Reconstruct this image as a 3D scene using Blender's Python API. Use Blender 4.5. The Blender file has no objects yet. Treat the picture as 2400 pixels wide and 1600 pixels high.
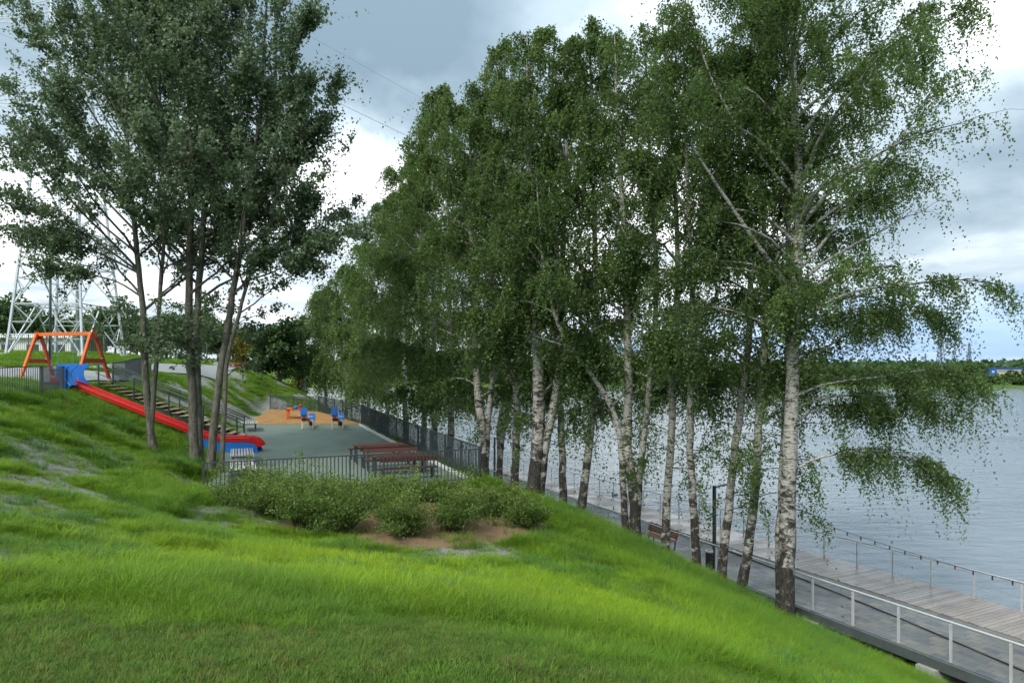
import bpy, bmesh, math, random
import numpy as np
from mathutils import Vector, Matrix
R = math.radians
sc = bpy.context.scene
COL = sc.collection

# ------------------------------------------------------------------ camera
CAMZ, FPX, HOR = 8.0, 1600.0, 865.0          # eye height above the promenade, focal length and horizon in photo pixels
cam_d = bpy.data.cameras.new('camera'); cam = bpy.data.objects.new('camera', cam_d); COL.objects.link(cam)
cam.location = (0, 0, CAMZ); cam.rotation_euler = (R(90), 0, 0)
cam_d.sensor_width = 36; cam_d.lens = 24; cam_d.shift_y = (HOR - 800) / 2400
cam_d.clip_start = 0.1; cam_d.clip_end = 9000
sc.camera = cam

# ------------------------------------------------------------------ world and sun
SUN_EL, SUN_AZ = 46, 212                       # degrees; azimuth clockwise from +Y (the view direction)
def nmath(nt, op, a, b=None, c=None, clamp=False):
    n = nt.nodes.new('ShaderNodeMath'); n.operation = op; n.use_clamp = clamp
    for i, v in enumerate((a, b, c)):
        if v is None: continue
        if isinstance(v, (int, float)): n.inputs[i].default_value = v
        else: nt.links.new(v, n.inputs[i])
    return n.outputs[0]
def nvmath(nt, op, a, b=None, out=0):
    n = nt.nodes.new('ShaderNodeVectorMath'); n.operation = op
    for i, v in enumerate((a, b)):
        if v is None: continue
        if isinstance(v, (tuple, list)): n.inputs[i].default_value = v
        else: nt.links.new(v, n.inputs[i])
    return n.outputs[out]
def nramp(nt, fac, stops, interp='LINEAR'):
    n = nt.nodes.new('ShaderNodeValToRGB'); cr = n.color_ramp; cr.interpolation = interp
    while len(cr.elements) < len(stops): cr.elements.new(0.5)
    for e, (p, c) in zip(cr.elements, stops):
        e.position = p; e.color = (c[0], c[1], c[2], 1)
    nt.links.new(fac, n.inputs[0]); return n.outputs[0]
def nmix(nt, fac, a, b, mode='MIX'):
    n = nt.nodes.new('ShaderNodeMix'); n.data_type = 'RGBA'; n.blend_type = mode
    if isinstance(fac, (int, float)): n.inputs[0].default_value = fac
    else: nt.links.new(fac, n.inputs[0])
    for i, v in ((6, a), (7, b)):
        if isinstance(v, (tuple, list)): n.inputs[i].default_value = (v[0], v[1], v[2], 1)
        else: nt.links.new(v, n.inputs[i])
    return n.outputs[2]
def nnoise(nt, vec, scale, detail=4, rough=0.55, dist=0.0, out=0):
    n = nt.nodes.new('ShaderNodeTexNoise')
    n.inputs['Scale'].default_value = scale; n.inputs['Detail'].default_value = detail
    n.inputs['Roughness'].default_value = rough; n.inputs['Distortion'].default_value = dist
    if vec is not None: nt.links.new(vec, n.inputs['Vector'])
    return n.outputs[out]

world = bpy.data.worlds.new('World'); sc.world = world; world.use_nodes = True
nt = world.node_tree; nt.nodes.clear()
wo = nt.nodes.new('ShaderNodeOutputWorld'); bg = nt.nodes.new('ShaderNodeBackground')
sky = nt.nodes.new('ShaderNodeTexSky'); sky.sky_type = 'NISHITA'; sky.sun_disc = False
sky.sun_elevation = R(SUN_EL); sky.sun_rotation = R(SUN_AZ); sky.air_density = 1.0; sky.dust_density = 1.2; sky.ozone_density = 1.5
tc = nt.nodes.new('ShaderNodeTexCoord')
D = nvmath(nt, 'NORMALIZE', tc.outputs['Generated'])
sp = nt.nodes.new('ShaderNodeSeparateXYZ'); nt.links.new(D, sp.inputs[0])
zc = nmath(nt, 'MAXIMUM', sp.outputs[2], 0.0)
den = nmath(nt, 'ADD', zc, 0.16)
cx = nmath(nt, 'DIVIDE', sp.outputs[0], den); cy = nmath(nt, 'DIVIDE', sp.outputs[1], den)
cmb = nt.nodes.new('ShaderNodeCombineXYZ'); nt.links.new(cx, cmb.inputs[0]); nt.links.new(cy, cmb.inputs[1])
P = nvmath(nt, 'ADD', cmb.outputs[0], (3.7, 1.9, 0.4))
n1 = nnoise(nt, P, 0.75, 8, 0.52, 0.35)
n2 = nnoise(nt, P, 2.6, 7, 0.55, 0.5)
nz = nmath(nt, 'ADD', nmath(nt, 'MULTIPLY', n1, 0.75), nmath(nt, 'MULTIPLY', n2, 0.25))
B = nmath(nt, 'ADD', nmath(nt, 'MULTIPLY', nmath(nt, 'SUBTRACT', nz, 0.5), 2.7), 0.62)
def lobe(u, v, size, w):
    global B
    d = Vector(((u - 1200) / FPX, 1, (HOR - v) / FPX)).normalized()
    dist = nvmath(nt, 'DISTANCE', nvmath(nt, 'ADD', D, nv_warp), tuple(d), out=1)
    f = nmath(nt, 'POWER', 2.718, nmath(nt, 'MULTIPLY', nmath(nt, 'POWER', nmath(nt, 'DIVIDE', dist, size / FPX), 2.0), -1.0))
    B = nmath(nt, 'ADD', B, nmath(nt, 'MULTIPLY', f, w))
wn = nnoise(nt, D, 5.0, 5, 0.6, 0.0, out=1)
nv_warp = nvmath(nt, 'SCALE', nvmath(nt, 'SUBTRACT', wn, (0.5, 0.5, 0.5)))
nv_warp.node.inputs['Scale'].default_value = 0.22
# cloud banks as they stand in the sky: bright openings and heavy grey bases
for a in ((870, 330, 170, 0.62), (700, 560, 220, 0.30), (2330, 40, 170, 0.45), (2330, 540, 170, 0.30), (120, 560, 220, 0.25), (1500, 600, 500, 0.30),
          (1010, 90, 270, -0.50), (450, 40, 420, -0.5), (2370, 300, 230, -0.42), (60, 250, 250, -0.15)):
    lobe(*a)
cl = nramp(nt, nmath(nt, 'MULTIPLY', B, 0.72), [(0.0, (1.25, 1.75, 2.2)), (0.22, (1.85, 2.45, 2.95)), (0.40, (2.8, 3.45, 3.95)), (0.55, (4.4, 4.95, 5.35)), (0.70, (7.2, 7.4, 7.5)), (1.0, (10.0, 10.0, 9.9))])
# thin blue gap low over the far shore on the river side
gap = nmath(nt, 'MULTIPLY', nmath(nt, 'SUBTRACT', 1.0, nmath(nt, 'POWER', nmath(nt, 'DIVIDE', zc, 0.115), 2.0), clamp=True), nmath(nt, 'MULTIPLY', nmath(nt, 'ADD', sp.outputs[0], 0.12), 2.2, clamp=True))
gap = nmath(nt, 'MULTIPLY', gap, nmath(nt, 'SUBTRACT', 1.25, nmath(nt, 'MULTIPLY', n2, 0.9), clamp=True), clamp=True)
blue = nmix(nt, 0.7, sky.outputs[0], (0.95, 2.3, 5.0))
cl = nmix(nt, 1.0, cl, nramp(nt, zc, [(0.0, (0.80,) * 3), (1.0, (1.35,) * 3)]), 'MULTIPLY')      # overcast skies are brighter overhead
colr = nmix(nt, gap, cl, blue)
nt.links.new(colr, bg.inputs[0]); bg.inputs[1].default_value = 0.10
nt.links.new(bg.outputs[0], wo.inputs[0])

sun_d = bpy.data.lights.new('sun', 'SUN'); sun = bpy.data.objects.new('sun', sun_d); COL.objects.link(sun)
sun_d.energy = 1.5; sun_d.angle = R(16); sun_d.color = (1.0, 0.96, 0.88)
sdir = Vector((math.sin(R(SUN_AZ)) * math.cos(R(SUN_EL)), math.cos(R(SUN_AZ)) * math.cos(R(SUN_EL)), math.sin(R(SUN_EL))))
sun.rotation_euler = sdir.to_track_quat('Z', 'Y').to_euler(); sun.location = (20, 10, 60)

sc.view_settings.view_transform = 'Standard'; sc.view_settings.look = 'None'
sc.view_settings.exposure = 1.37; sc.view_settings.gamma = 1.0; sc.view_settings.use_curve_mapping = False
sc.render.engine = 'CYCLES'
cy_ = sc.cycles
cy_.use_denoising = True; cy_.max_bounces = 5; cy_.diffuse_bounces = 3; cy_.glossy_bounces = 2; cy_.transmission_bounces = 4
cy_.transparent_max_bounces = 6; cy_.caustics_reflective = False; cy_.caustics_refractive = False
cy_.use_adaptive_sampling = True; cy_.adaptive_threshold = 0.03
try: cy_.denoiser = 'OPENIMAGEDENOISE'; cy_.denoising_input_passes = 'RGB_ALBEDO_NORMAL'
except Exception: pass

# ------------------------------------------------------------------ helpers
rng = np.random.default_rng(7)
def px(u, v, d):                                # photo pixel at depth d -> point
    return np.array([(u - 1200) * d / FPX, d, CAMZ - (v - HOR) * d / FPX])
def tagged(o, label=None, cat=None, group=None, kind=None):
    if label: o['label'] = label
    if cat: o['category'] = cat
    if group: o['group'] = group
    if kind: o['kind'] = kind
    return o
def empty(name, loc, label, cat, group=None, rz=0.0):
    o = bpy.data.objects.new(name, None); COL.objects.link(o)
    o.location = tuple(loc); o.rotation_euler = (0, 0, rz); o.empty_display_size = 0.2
    return tagged(o, label, cat, group)
def wloc(o):
    v = Vector((0, 0, 0))
    while o is not None: v += o.location; o = o.parent
    return v
def link(name, me, mat=None, parent=None, loc=(0, 0, 0), rot=(0, 0, 0)):
    o = bpy.data.objects.new(name, me); COL.objects.link(o)
    if mat is not None and not me.materials: me.materials.append(mat)
    o.location = tuple(loc); o.rotation_euler = tuple(rot)
    if parent is not None: o.parent = parent
    return o
def np_mesh(name, V, F, attrs=None, smooth=False):
    """V (n,3), F (m,k) arrays of one polygon size"""
    V = np.ascontiguousarray(V, np.float32); F = np.ascontiguousarray(F, np.int32); k = F.shape[1]; m = len(F)
    me = bpy.data.meshes.new(name)
    me.vertices.add(len(V)); me.vertices.foreach_set('co', V.ravel())
    me.loops.add(m * k); me.loops.foreach_set('vertex_index', F.ravel())
    me.polygons.add(m); me.polygons.foreach_set('loop_start', np.arange(0, m * k, k, dtype=np.int32))
    if smooth: me.polygons.foreach_set('use_smooth', np.ones(m, bool))
    me.update(calc_edges=True)
    for nm, (typ, dom, data) in (attrs or {}).items():
        a = me.attributes.new(nm, typ, dom)
        a.data.foreach_set('color' if 'COLOR' in typ else ('vector' if 'VECTOR' in typ else 'value'), np.ascontiguousarray(data).ravel())
    return me
def tube_arrays(pts, rad, n=6, cap=True):
    pts = np.asarray(pts, float); rad = np.broadcast_to(np.asarray(rad, float), (len(pts),))
    t = np.gradient(pts, axis=0); t /= np.linalg.norm(t, axis=1, keepdims=True) + 1e-9
    ref = np.array([0.0, 0, 1.0]) if abs(t[:, 2]).mean() < 0.8 else np.array([0.0, 1.0, 0])
    a = np.cross(t, ref); a /= np.linalg.norm(a, axis=1, keepdims=True) + 1e-9
    b = np.cross(t, a)
    th = np.arange(n) * 2 * math.pi / n
    V = pts[:, None, :] + rad[:, None, None] * (np.cos(th)[None, :, None] * a[:, None, :] + np.sin(th)[None, :, None] * b[:, None, :])
    m = len(pts); i = np.arange(m - 1)[:, None] * n; j = np.arange(n)[None, :]; j2 = (j + 1) % n
    F = np.stack([i + j, i + j2, i + n + j2, i + n + j], -1).reshape(-1, 4)
    return V.reshape(-1, 3), F, np.repeat(rad, n)
class MB:
    """collects shapes in world (or local) coordinates; build() links them as one mesh"""
    def __init__(s): s.v = []; s.f = []
    def add(s, V, F):
        o = len(s.v); s.v += [tuple(map(float, p)) for p in V]; s.f += [tuple(int(i) + o for i in f) for f in F]; return s
    def box(s, c, size, rz=0.0, M=None):
        hx, hy, hz = size[0] / 2, size[1] / 2, size[2] / 2
        V = np.array([(x, y, z) for z in (-hz, hz) for y in (-hy, hy) for x in (-hx, hx)])
        if M is not None: V = V @ np.array(M.to_3x3()).T
        ca, sa = math.cos(rz), math.sin(rz)
        V = np.stack([V[:, 0] * ca - V[:, 1] * sa, V[:, 0] * sa + V[:, 1] * ca, V[:, 2]], 1) + np.array(c, float)
        return s.add(V, [(0, 2, 3, 1), (4, 5, 7, 6), (0, 1, 5, 4), (2, 6, 7, 3), (0, 4, 6, 2), (1, 3, 7, 5)])
    def bar(s, a, b, w, h, up=(0, 0, 1)):
        """box beam from a to b, w across, h along up"""
        a = np.array(a, float); b = np.array(b, float); t = b - a; t /= np.linalg.norm(t)
        up = np.array(up, float)
        if abs(t @ up) > 0.97: up = np.array([0, 1.0, 0])
        x = np.cross(t, up); x /= np.linalg.norm(x); y = np.cross(x, t)
        V = [p + sx * x * w / 2 + sy * y * h / 2 for p in (a, b) for sx, sy in ((-1, -1), (1, -1), (1, 1), (-1, 1))]
        return s.add(V, [(3, 2, 1, 0), (4, 5, 6, 7), (0, 1, 5, 4), (1, 2, 6, 5), (2, 3, 7, 6), (3, 0, 4, 7)])
    def tube(s, pts, rad, n=8):
        V, F, _ = tube_arrays(pts, rad, n); k = len(V); s.add(V, list(F) )
        o = len(s.v) - k
        s.f.append(tuple(o + i for i in range(n))); s.f.append(tuple(o + k - 1 - i for i in range(n))); return s
    def lathe(s, c, prof, n=16):
        V = [(c[0] + r * math.cos(2 * math.pi * j / n), c[1] + r * math.sin(2 * math.pi * j / n), c[2] + z) for r, z in prof for j in range(n)]
        F = [(i * n + j, i * n + (j + 1) % n, (i + 1) * n + (j + 1) % n, (i + 1) * n + j) for i in range(len(prof) - 1) for j in range(n)]
        F += [tuple(range(n))[::-1], tuple((len(prof) - 1) * n + j for j in range(n))]
        return s.add(V, F)
    def prism(s, poly, a, b, axis='y'):
        """2-D outline extruded between a and b along an axis"""
        k = len(poly)
        f = {'y': lambda p, t: (p[0], t, p[1]), 'x': lambda p, t: (t, p[0], p[1]), 'z': lambda p, t: (p[0], p[1], t)}[axis]
        V = [f(p, a) for p in poly] + [f(p, b) for p in poly]
        F = [tuple(range(k)), tuple(range(2 * k - 1, k - 1, -1))] + [(i, i + k, (i + 1) % k + k, (i + 1) % k) for i in range(k)]
        return s.add(V, F)
    def mesh(s, name, off=(0, 0, 0), bevel=0.0, smooth=False):
        me = bpy.data.meshes.new(name)
        V = np.array(s.v) - np.array(off)
        me.from_pydata(V.tolist(), [], s.f)
        bm = bmesh.new(); bm.from_mesh(me)
        bmesh.ops.recalc_face_normals(bm, faces=bm.faces)
        if bevel: bmesh.ops.bevel(bm, geom=[e for e in bm.edges if e.is_manifold and e.calc_face_angle(0) > 0.6], offset=bevel, segments=2, affect='EDGES', clamp_overlap=True)
        bm.to_mesh(me); bm.free()
        if smooth: me.polygons.foreach_set('use_smooth', np.ones(len(me.polygons), bool))
        return me
    def build(s, name, mat, parent=None, bevel=0.0, smooth=False, local=False):
        off = (0, 0, 0) if (parent is None or local) else wloc(parent)
        return link(name, s.mesh(name, off, bevel, smooth), mat, parent)

# ------------------------------------------------------------------ materials
MATS = {}
def material(name, fn):
    if name in MATS: return MATS[name]
    m = bpy.data.materials.new(name); m.use_nodes = True; t = m.node_tree; t.nodes.clear()
    out = t.nodes.new('ShaderNodeOutputMaterial'); t.links.new(fn(t), out.inputs[0]); MATS[name] = m; return m
def bsdf(t, col, rough=0.6, metal=0.0, spec=0.5, normal=None):
    b = t.nodes.new('ShaderNodeBsdfPrincipled')
    if isinstance(col, (tuple, list)): b.inputs['Base Color'].default_value = (*col[:3], 1)
    else: t.links.new(col, b.inputs['Base Color'])
    if isinstance(rough, (int, float)): b.inputs['Roughness'].default_value = rough
    else: t.links.new(rough, b.inputs['Roughness'])
    b.inputs['Metallic'].default_value = metal; b.inputs['Specular IOR Level'].default_value = spec
    if normal is not None: t.links.new(normal, b.inputs['Normal'])
    return b
def bump(t, h, strength=0.3, dist=0.02):
    n = t.nodes.new('ShaderNodeBump'); n.inputs['Strength'].default_value = strength; n.inputs['Distance'].default_value = dist
    t.links.new(h, n.inputs['Height']); return n.outputs[0]
def objco(t, scale=None):
    c = t.nodes.new('ShaderNodeTexCoord').outputs['Object']
    return c if scale is None else nvmath(t, 'MULTIPLY', c, scale)
def geopos(t): return t.nodes.new('ShaderNodeNewGeometry').outputs['Position']
def attr(t, name, out='Fac', typ='GEOMETRY'):
    n = t.nodes.new('ShaderNodeAttribute'); n.attribute_name = name; n.attribute_type = typ; return n.outputs[out]
def objrand(t): return t.nodes.new('ShaderNodeObjectInfo').outputs['Random']
def paint(name, col, rough=0.45, metal=0.0, wear=0.15, scale=4.0):
    def f(t):
        n = nnoise(t, geopos(t), scale, 6, 0.65)
        lo = tuple(c * (1 - wear) for c in col); hi = tuple(min(1, c * (1 + wear)) for c in col)
        c = nramp(t, n, [(0.3, lo), (0.7, hi)])
        r = nmath(t, 'ADD', nmath(t, 'MULTIPLY', n, 0.25), rough - 0.12)
        return bsdf(t, c, r, metal).outputs[0]
    return material(name, f)
def wood(name, col, dark=0.6, rough=0.6, along='x', tint=0.25):
    sx = {'x': (2, 30, 30), 'y': (30, 2, 30), 'z': (30, 30, 2)}[along]
    def f(t):
        n = nnoise(t, objco(t, sx), 1.0, 6, 0.6, 0.4)
        c = nramp(t, n, [(0.25, tuple(x * dark for x in col)), (0.7, col)])
        k = nmath(t, 'ADD', nmath(t, 'MULTIPLY', objrand(t), 2 * tint), 1 - tint)
        hsv = t.nodes.new('ShaderNodeHueSaturation'); t.links.new(c, hsv.inputs['Color']); t.links.new(k, hsv.inputs['Value'])
        return bsdf(t, hsv.outputs[0], rough, normal=bump(t, n, 0.25, 0.01)).outputs[0]
    return material(name, f)
DARK = paint('dark_grey_paint', (0.035, 0.045, 0.05), 0.45)
STEEL = paint('brushed_steel', (0.52, 0.54, 0.54), 0.42, 0.25, 0.1)
GALV = paint('galvanised_steel', (0.46, 0.50, 0.53), 0.5, 0.3, 0.12)
FARST = paint('blue_grey_steel', (0.16, 0.20, 0.26), 0.6, 0.2, 0.1, 0.2)  # distant masts: darker, bluer grey than the near pylon
RED = paint('red_plastic', (0.48, 0.010, 0.012), 0.35, 0, 0.12)
BLUE = paint('blue_plastic', (0.015, 0.14, 0.50), 0.38, 0, 0.10)
ORANGE = paint('orange_stained_wood', (0.62, 0.13, 0.018), 0.5, 0, 0.2, 6)
ORANGER = paint('red_orange_wood', (0.42, 0.06, 0.018), 0.5, 0, 0.2, 6)
REDPLATE = paint('coral_plate', (0.55, 0.07, 0.045), 0.45)
CREAM = paint('cream_steel', (0.72, 0.62, 0.48), 0.45, 0, 0.1)
BLACK = paint('black_rubber', (0.012, 0.012, 0.013), 0.75)
BROWN = wood('dark_red_wood', (0.095, 0.028, 0.020), 0.55, 0.5, 'x')
BENCHW = wood('warm_bench_wood', (0.36, 0.12, 0.04), 0.55, 0.5, 'x')
GREYW = wood('weathered_grey_slat', (0.36, 0.36, 0.36), 0.6, 0.55, 'x')
TREADW = wood('weathered_tan_board', (0.42, 0.31, 0.20), 0.55, 0.7, 'y')
CONC = paint('concrete', (0.30, 0.30, 0.28), 0.85, 0, 0.2, 3)
CONCL = paint('pale_concrete', (0.48, 0.49, 0.48), 0.85, 0, 0.15, 3)
FASCIA = paint('dark_fascia', (0.065, 0.08, 0.08), 0.6, 0, 0.25, 2)
# ------------------------------------------------------------------ the lie of the land
NEAR = np.array([(-14, 27.8), (0, 21.0), (10, 16.05), (18.3, 11.95), (26.6, 7.84), (38.2, 2.27), (47.3, -1.8), (72, -12), (98, -23), (125, -34.5), (170, -54), (260, -95)])
WID = np.array([(-14, 7.1), (24, 7.1), (38, 6.2), (52, 5.2), (72, 4.6), (260, 4.5)])
def near_x(y): return np.interp(y, NEAR[:, 0], NEAR[:, 1])
def width(y): return np.interp(y, WID[:, 0], WID[:, 1])
def prom(y, k): return near_x(y) + width(y) * k            # k = 0 land edge, 0.575 paving meets boards, 1 water edge
def play_z(y): return 3.72 + 0.03 * (np.asarray(y) - 23)
PLAY = np.array([(-10.4, 22.5), (-1.2, 25.6), (-7.0, 38.5), (-9.85, 45.1), (-15.15, 53.7), (-19.8, 55.9), (-18.6, 50), (-17.3, 44.8), (-16.0, 38.8), (-14.6, 34.2), (-13.6, 31.6), (-12.0, 28), (-11.0, 25)])
CTRL = np.array([
 (0, 0, 6.4), (-3, 0, 6.7), (3, 0, 5.6), (-10, -8, 7.6), (6, -8, 5.2), (12, -6, 3.6), (14, 2, 1.3), (0, 5, 5.72), (-4, 4.5, 6.1), (4, 5, 4.75), (8, 8, 2.35),
 (0, 10, 4.7), (3.2, 8.5, 4.15), (6, 12, 2.5), (10.4, 15.9, -0.05), (3, 15, 3.25), (6, 18, 1.6), (-4, 10, 4.95), (-9, 12, 5.55), (-13, 14, 6.3), (-16, 12, 7.0), (-20, 8, 8.0),
 (-2.2, 15.5, 3.62), (-6, 16, 3.85), (-2.2, 18, 3.66), (-6, 19, 3.72), (0, 20, 3.5), (0.5, 23, 3.3), (-3, 22, 3.74), (-8, 20, 3.9), (-9, 17, 4.5),
 (2.03, 27, 2.3), (2.58, 26, 2.25), (4.41, 24.5, 1.85), (5.39, 24, 1.55), (6.24, 23, 1.25), (7.4, 22, 0.85), (8.17, 20.5, 0.45), (1.0, 30, 2.3), (0.4, 25.5, 3.1),
 (-12, 22, 4.55), (-12.5, 17, 5.5), (-15, 20, 6.25), (-17.5, 23, 6.7), (-19.2, 25.6, 6.95), (-19.7, 28.5, 7.0), (-21, 24, 7.1),
 (-14.7, 28, 4.6), (-12.9, 28, 4.24), (-11.95, 27, 4.1), (-17, 28, 5.85), (-14.5, 25, 5.0), (-21.8, 33, 7.08), (-19, 33, 6.1), (-16.5, 33, 5.05), (-14.4, 33, 4.25),
 (-22, 36.8, 7.25), (-20, 37.2, 5.95), (-18.7, 37.2, 5.35), (-17.5, 37.5, 4.75), (-15.5, 37.7, 4.05), (-23, 41, 7.55), (-18, 42, 4.9), (-24, 45, 7.75), (-21.5, 45, 6.7), (-18, 45.5, 4.6), (-19, 50, 4.8), (-22.5, 50, 6.9), (-24.5, 52, 8.0),
 (-20.3, 55.5, 4.85), (-22.5, 58, 7.7), (-21.9, 61, 7.2), (-20, 64, 6.2), (-24.5, 33, 7.4), (-28, 36, 7.6), (-25, 38, 7.6), (-28, 45, 8.0), (-31, 50, 8.7), (-37, 50, 8.9), (-42, 46, 8.6), (-28, 60, 8.3), (-38, 62, 9.3), (-50, 62, 9.5), (-26, 75, 8.2), (-40, 80, 9.2), (-60, 80, 9.6),
 (-30, 28, 7.5), (-40, 34, 8.1), (-60, 30, 8.6), (-30, 12, 8.2), (-45, 0, 9.0), (-90, 60, 10.0), (-100, 0, 10.0), (-30, 105, 8.6), (-60, 130, 10.0), (-100, 130, 10.5), (-60, 190, 10.5), (-110, 230, 11.0), (-20, 85, 7.6), (-34, 125, 7.5)], float)
def _rbf_fit(P, lam=0.02):
    n = len(P); d = np.linalg.norm(P[:, None, :2] - P[None, :, :2], axis=2)
    A = np.zeros((n + 3, n + 3)); A[:n, :n] = -d - lam * np.eye(n); A[:n, n] = 1; A[:n, n + 1:] = P[:, :2]; A[n:, :n] = A[:n, n:].T
    return np.linalg.solve(A, np.concatenate([P[:, 2], np.zeros(3)]))
_W = _rbf_fit(CTRL)
def _rbf(x, y):
    out = np.empty(len(x)); n = len(CTRL)
    for i in range(0, len(x), 20000):
        xs, ys = x[i:i + 20000], y[i:i + 20000]
        d = np.hypot(xs[:, None] - CTRL[None, :, 0], ys[:, None] - CTRL[None, :, 1])
        out[i:i + 20000] = -d @ _W[:n] + _W[n] + xs * _W[n + 1] + ys * _W[n + 2]
    return out
def poly_sd(x, y, P):
    """signed distance to a polygon, negative inside"""
    best = np.full(len(x), 1e9); ins = np.zeros(len(x), bool)
    for (x0, y0), (x1, y1) in zip(P, np.roll(P, -1, 0)):
        ex, ey = x1 - x0, y1 - y0
        t = np.clip(((x - x0) * ex + (y - y0) * ey) / (ex * ex + ey * ey), 0, 1)
        best = np.minimum(best, np.hypot(x - x0 - t * ex, y - y0 - t * ey))
        c = ((y0 <= y) != (y1 <= y)) & (x < x0 + (y - y0) / (ey if abs(ey) > 1e-9 else 1e-9) * ex); ins ^= c
    return np.where(ins, -best, best)
def vnoise(x, y, s, seed=0):
    """smooth value noise in 0..1"""
    x = np.asarray(x, float) / s + 17.3 * seed + 500; y = np.asarray(y, float) / s + 9.1 * seed + 500
    xi = np.floor(x).astype(int); yi = np.floor(y).astype(int); fx = x - xi; fy = y - yi
    fx = fx * fx * (3 - 2 * fx); fy = fy * fy * (3 - 2 * fy)
    h = lambda a, b: (np.sin(a * 127.1 + b * 311.7 + seed * 74.7) * 43758.5453) % 1.0
    return (h(xi, yi) * (1 - fx) + h(xi + 1, yi) * fx) * (1 - fy) + (h(xi, yi + 1) * (1 - fx) + h(xi + 1, yi + 1) * fx) * fy
def fbm(x, y, s, seed=0, o=4):
    r = 0; a = 0.5; tot = 0
    for k in range(o): r = r + a * vnoise(x, y, s / 2 ** k, seed + k); tot += a; a *= 0.5
    return r / tot
def ground(x, y):
    x = np.atleast_1d(np.asarray(x, float)); y = np.atleast_1d(np.asarray(y, float))
    z = _rbf(x, y) + (fbm(x, y, 2.5, 3) - 0.5) * 0.09 + (fbm(x, y, 9, 5) - 0.5) * 0.25
    s = (near_x(y) - x) * 0.9
    lim = np.where(s > 0, -1.1 + 0.68 * s, -1.1 + 0.25 * s); lim = np.maximum(lim, -2.5)
    k = 0.35; h = np.clip(0.5 + 0.5 * (lim - z) / k, 0, 1)
    z = lim * (1 - h) + z * h - k * h * (1 - h)
    sd = poly_sd(x, y, PLAY)
    b = np.clip(1 - (sd - 0.12) / 1.3, 0, 1); b = b * b * (3 - 2 * b)
    return z * (1 - b) + (play_z(y) - 0.03) * b
def gz(x, y): return float(ground(x, y)[0])

# soil, bare mulch and short-lawn masks shared by the ground material and the grass
BED = np.array([(-8.2, 20.6), (-6.6, 18.8), (-5.3, 17.6), (-3.8, 16.6), (-2.0, 16.4), (-0.9, 17.2), (0.6, 18.7), (0.9, 20.5), (0.2, 23.6), (-1.4, 25.2), (-8.5, 22.8)])
def masks(x, y):
    soil = np.clip(0.5 - poly_sd(x, y, BED) / 0.8 + (fbm(x, y, 0.9, 11) - 0.5) * 1.2, 0, 1)
    b = fbm(x, y, 1.5, 21); left = np.clip((-x - 3.0) / 3, 0, 1) * np.clip((y - 5.5) / 2, 0, 1)
    mid = np.exp(-(((x - 0.5) / 2.3) ** 2 + ((y - 16.4) / 1.5) ** 2)) * 1.1
    bank = np.clip((y - 37) / 3, 0, 1) * np.clip((-x - 15.5) / 2, 0, 1) * np.clip((-x * -1 + 27) / 2, 0, 1)
    z = left * 0.5 * np.clip((30 - y) / 8 + 0.35, 0, 1) + mid * 1.3 + bank * 0.6 + np.exp(-(((x + 12) / 3.5) ** 2 + ((y - 15) / 3.5) ** 2)) * 0.35
    fine = np.clip((fbm(x, y, 0.75, 61) - 0.54) * 9, 0, 1) * np.clip((-x + 0.5) / 2, 0, 1) * np.clip((y - 7.5) / 1.5, 0, 1) * np.clip((22 - y) / 4, 0, 1) * np.clip((fbm(x, y, 2.8, 63) - 0.42) * 6, 0, 1)
    bare = np.clip((b - 0.60 + 0.22 * z) * 7, 0, 1) * np.clip(z * 1.6, 0, 1) + 0.8 * fine
    bare = np.clip(bare, 0, 1)
    lawn = np.clip((7.3 + 0.18 * x * (x > 0) + (fbm(x, y, 2.0, 31) - 0.5) * 3.4 - np.hypot(x * 0.55, y)) * 0.55 + 0.25, 0, 1)
    return soil, bare, lawn

def stretch(a, b, fine0, fine1, step, grow):
    p = list(np.arange(fine0, fine1, step)); s = step
    while p[-1] < b: s *= grow; p.append(p[-1] + s)
    s = step
    while p[0] > a: s *= grow; p.insert(0, p[0] - s)
    return np.array(p)
gx = stretch(-900, 75, -26, 14, 0.22, 1.07); gy = stretch(-300, 700, -1, 46, 0.24, 1.05)
GX, GY = np.meshgrid(gx, gy); xs, ys = GX.ravel(), GY.ravel()
zs = ground(np.clip(xs, -120, 200), np.clip(ys, -40, 250))
nx, ny = len(gx), len(gy)
I = (np.arange(ny - 1)[:, None] * nx + np.arange(nx - 1)[None, :]).ravel()
F = np.stack([I, I + 1, I + nx + 1, I + nx], 1)
soil, bare, lawn = masks(xs, ys)
me = np_mesh('ground', np.stack([xs, ys, zs], 1), F, {'soil': ('FLOAT', 'POINT', soil), 'bare': ('FLOAT', 'POINT', bare), 'lawn': ('FLOAT', 'POINT', lawn)}, True)
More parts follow.
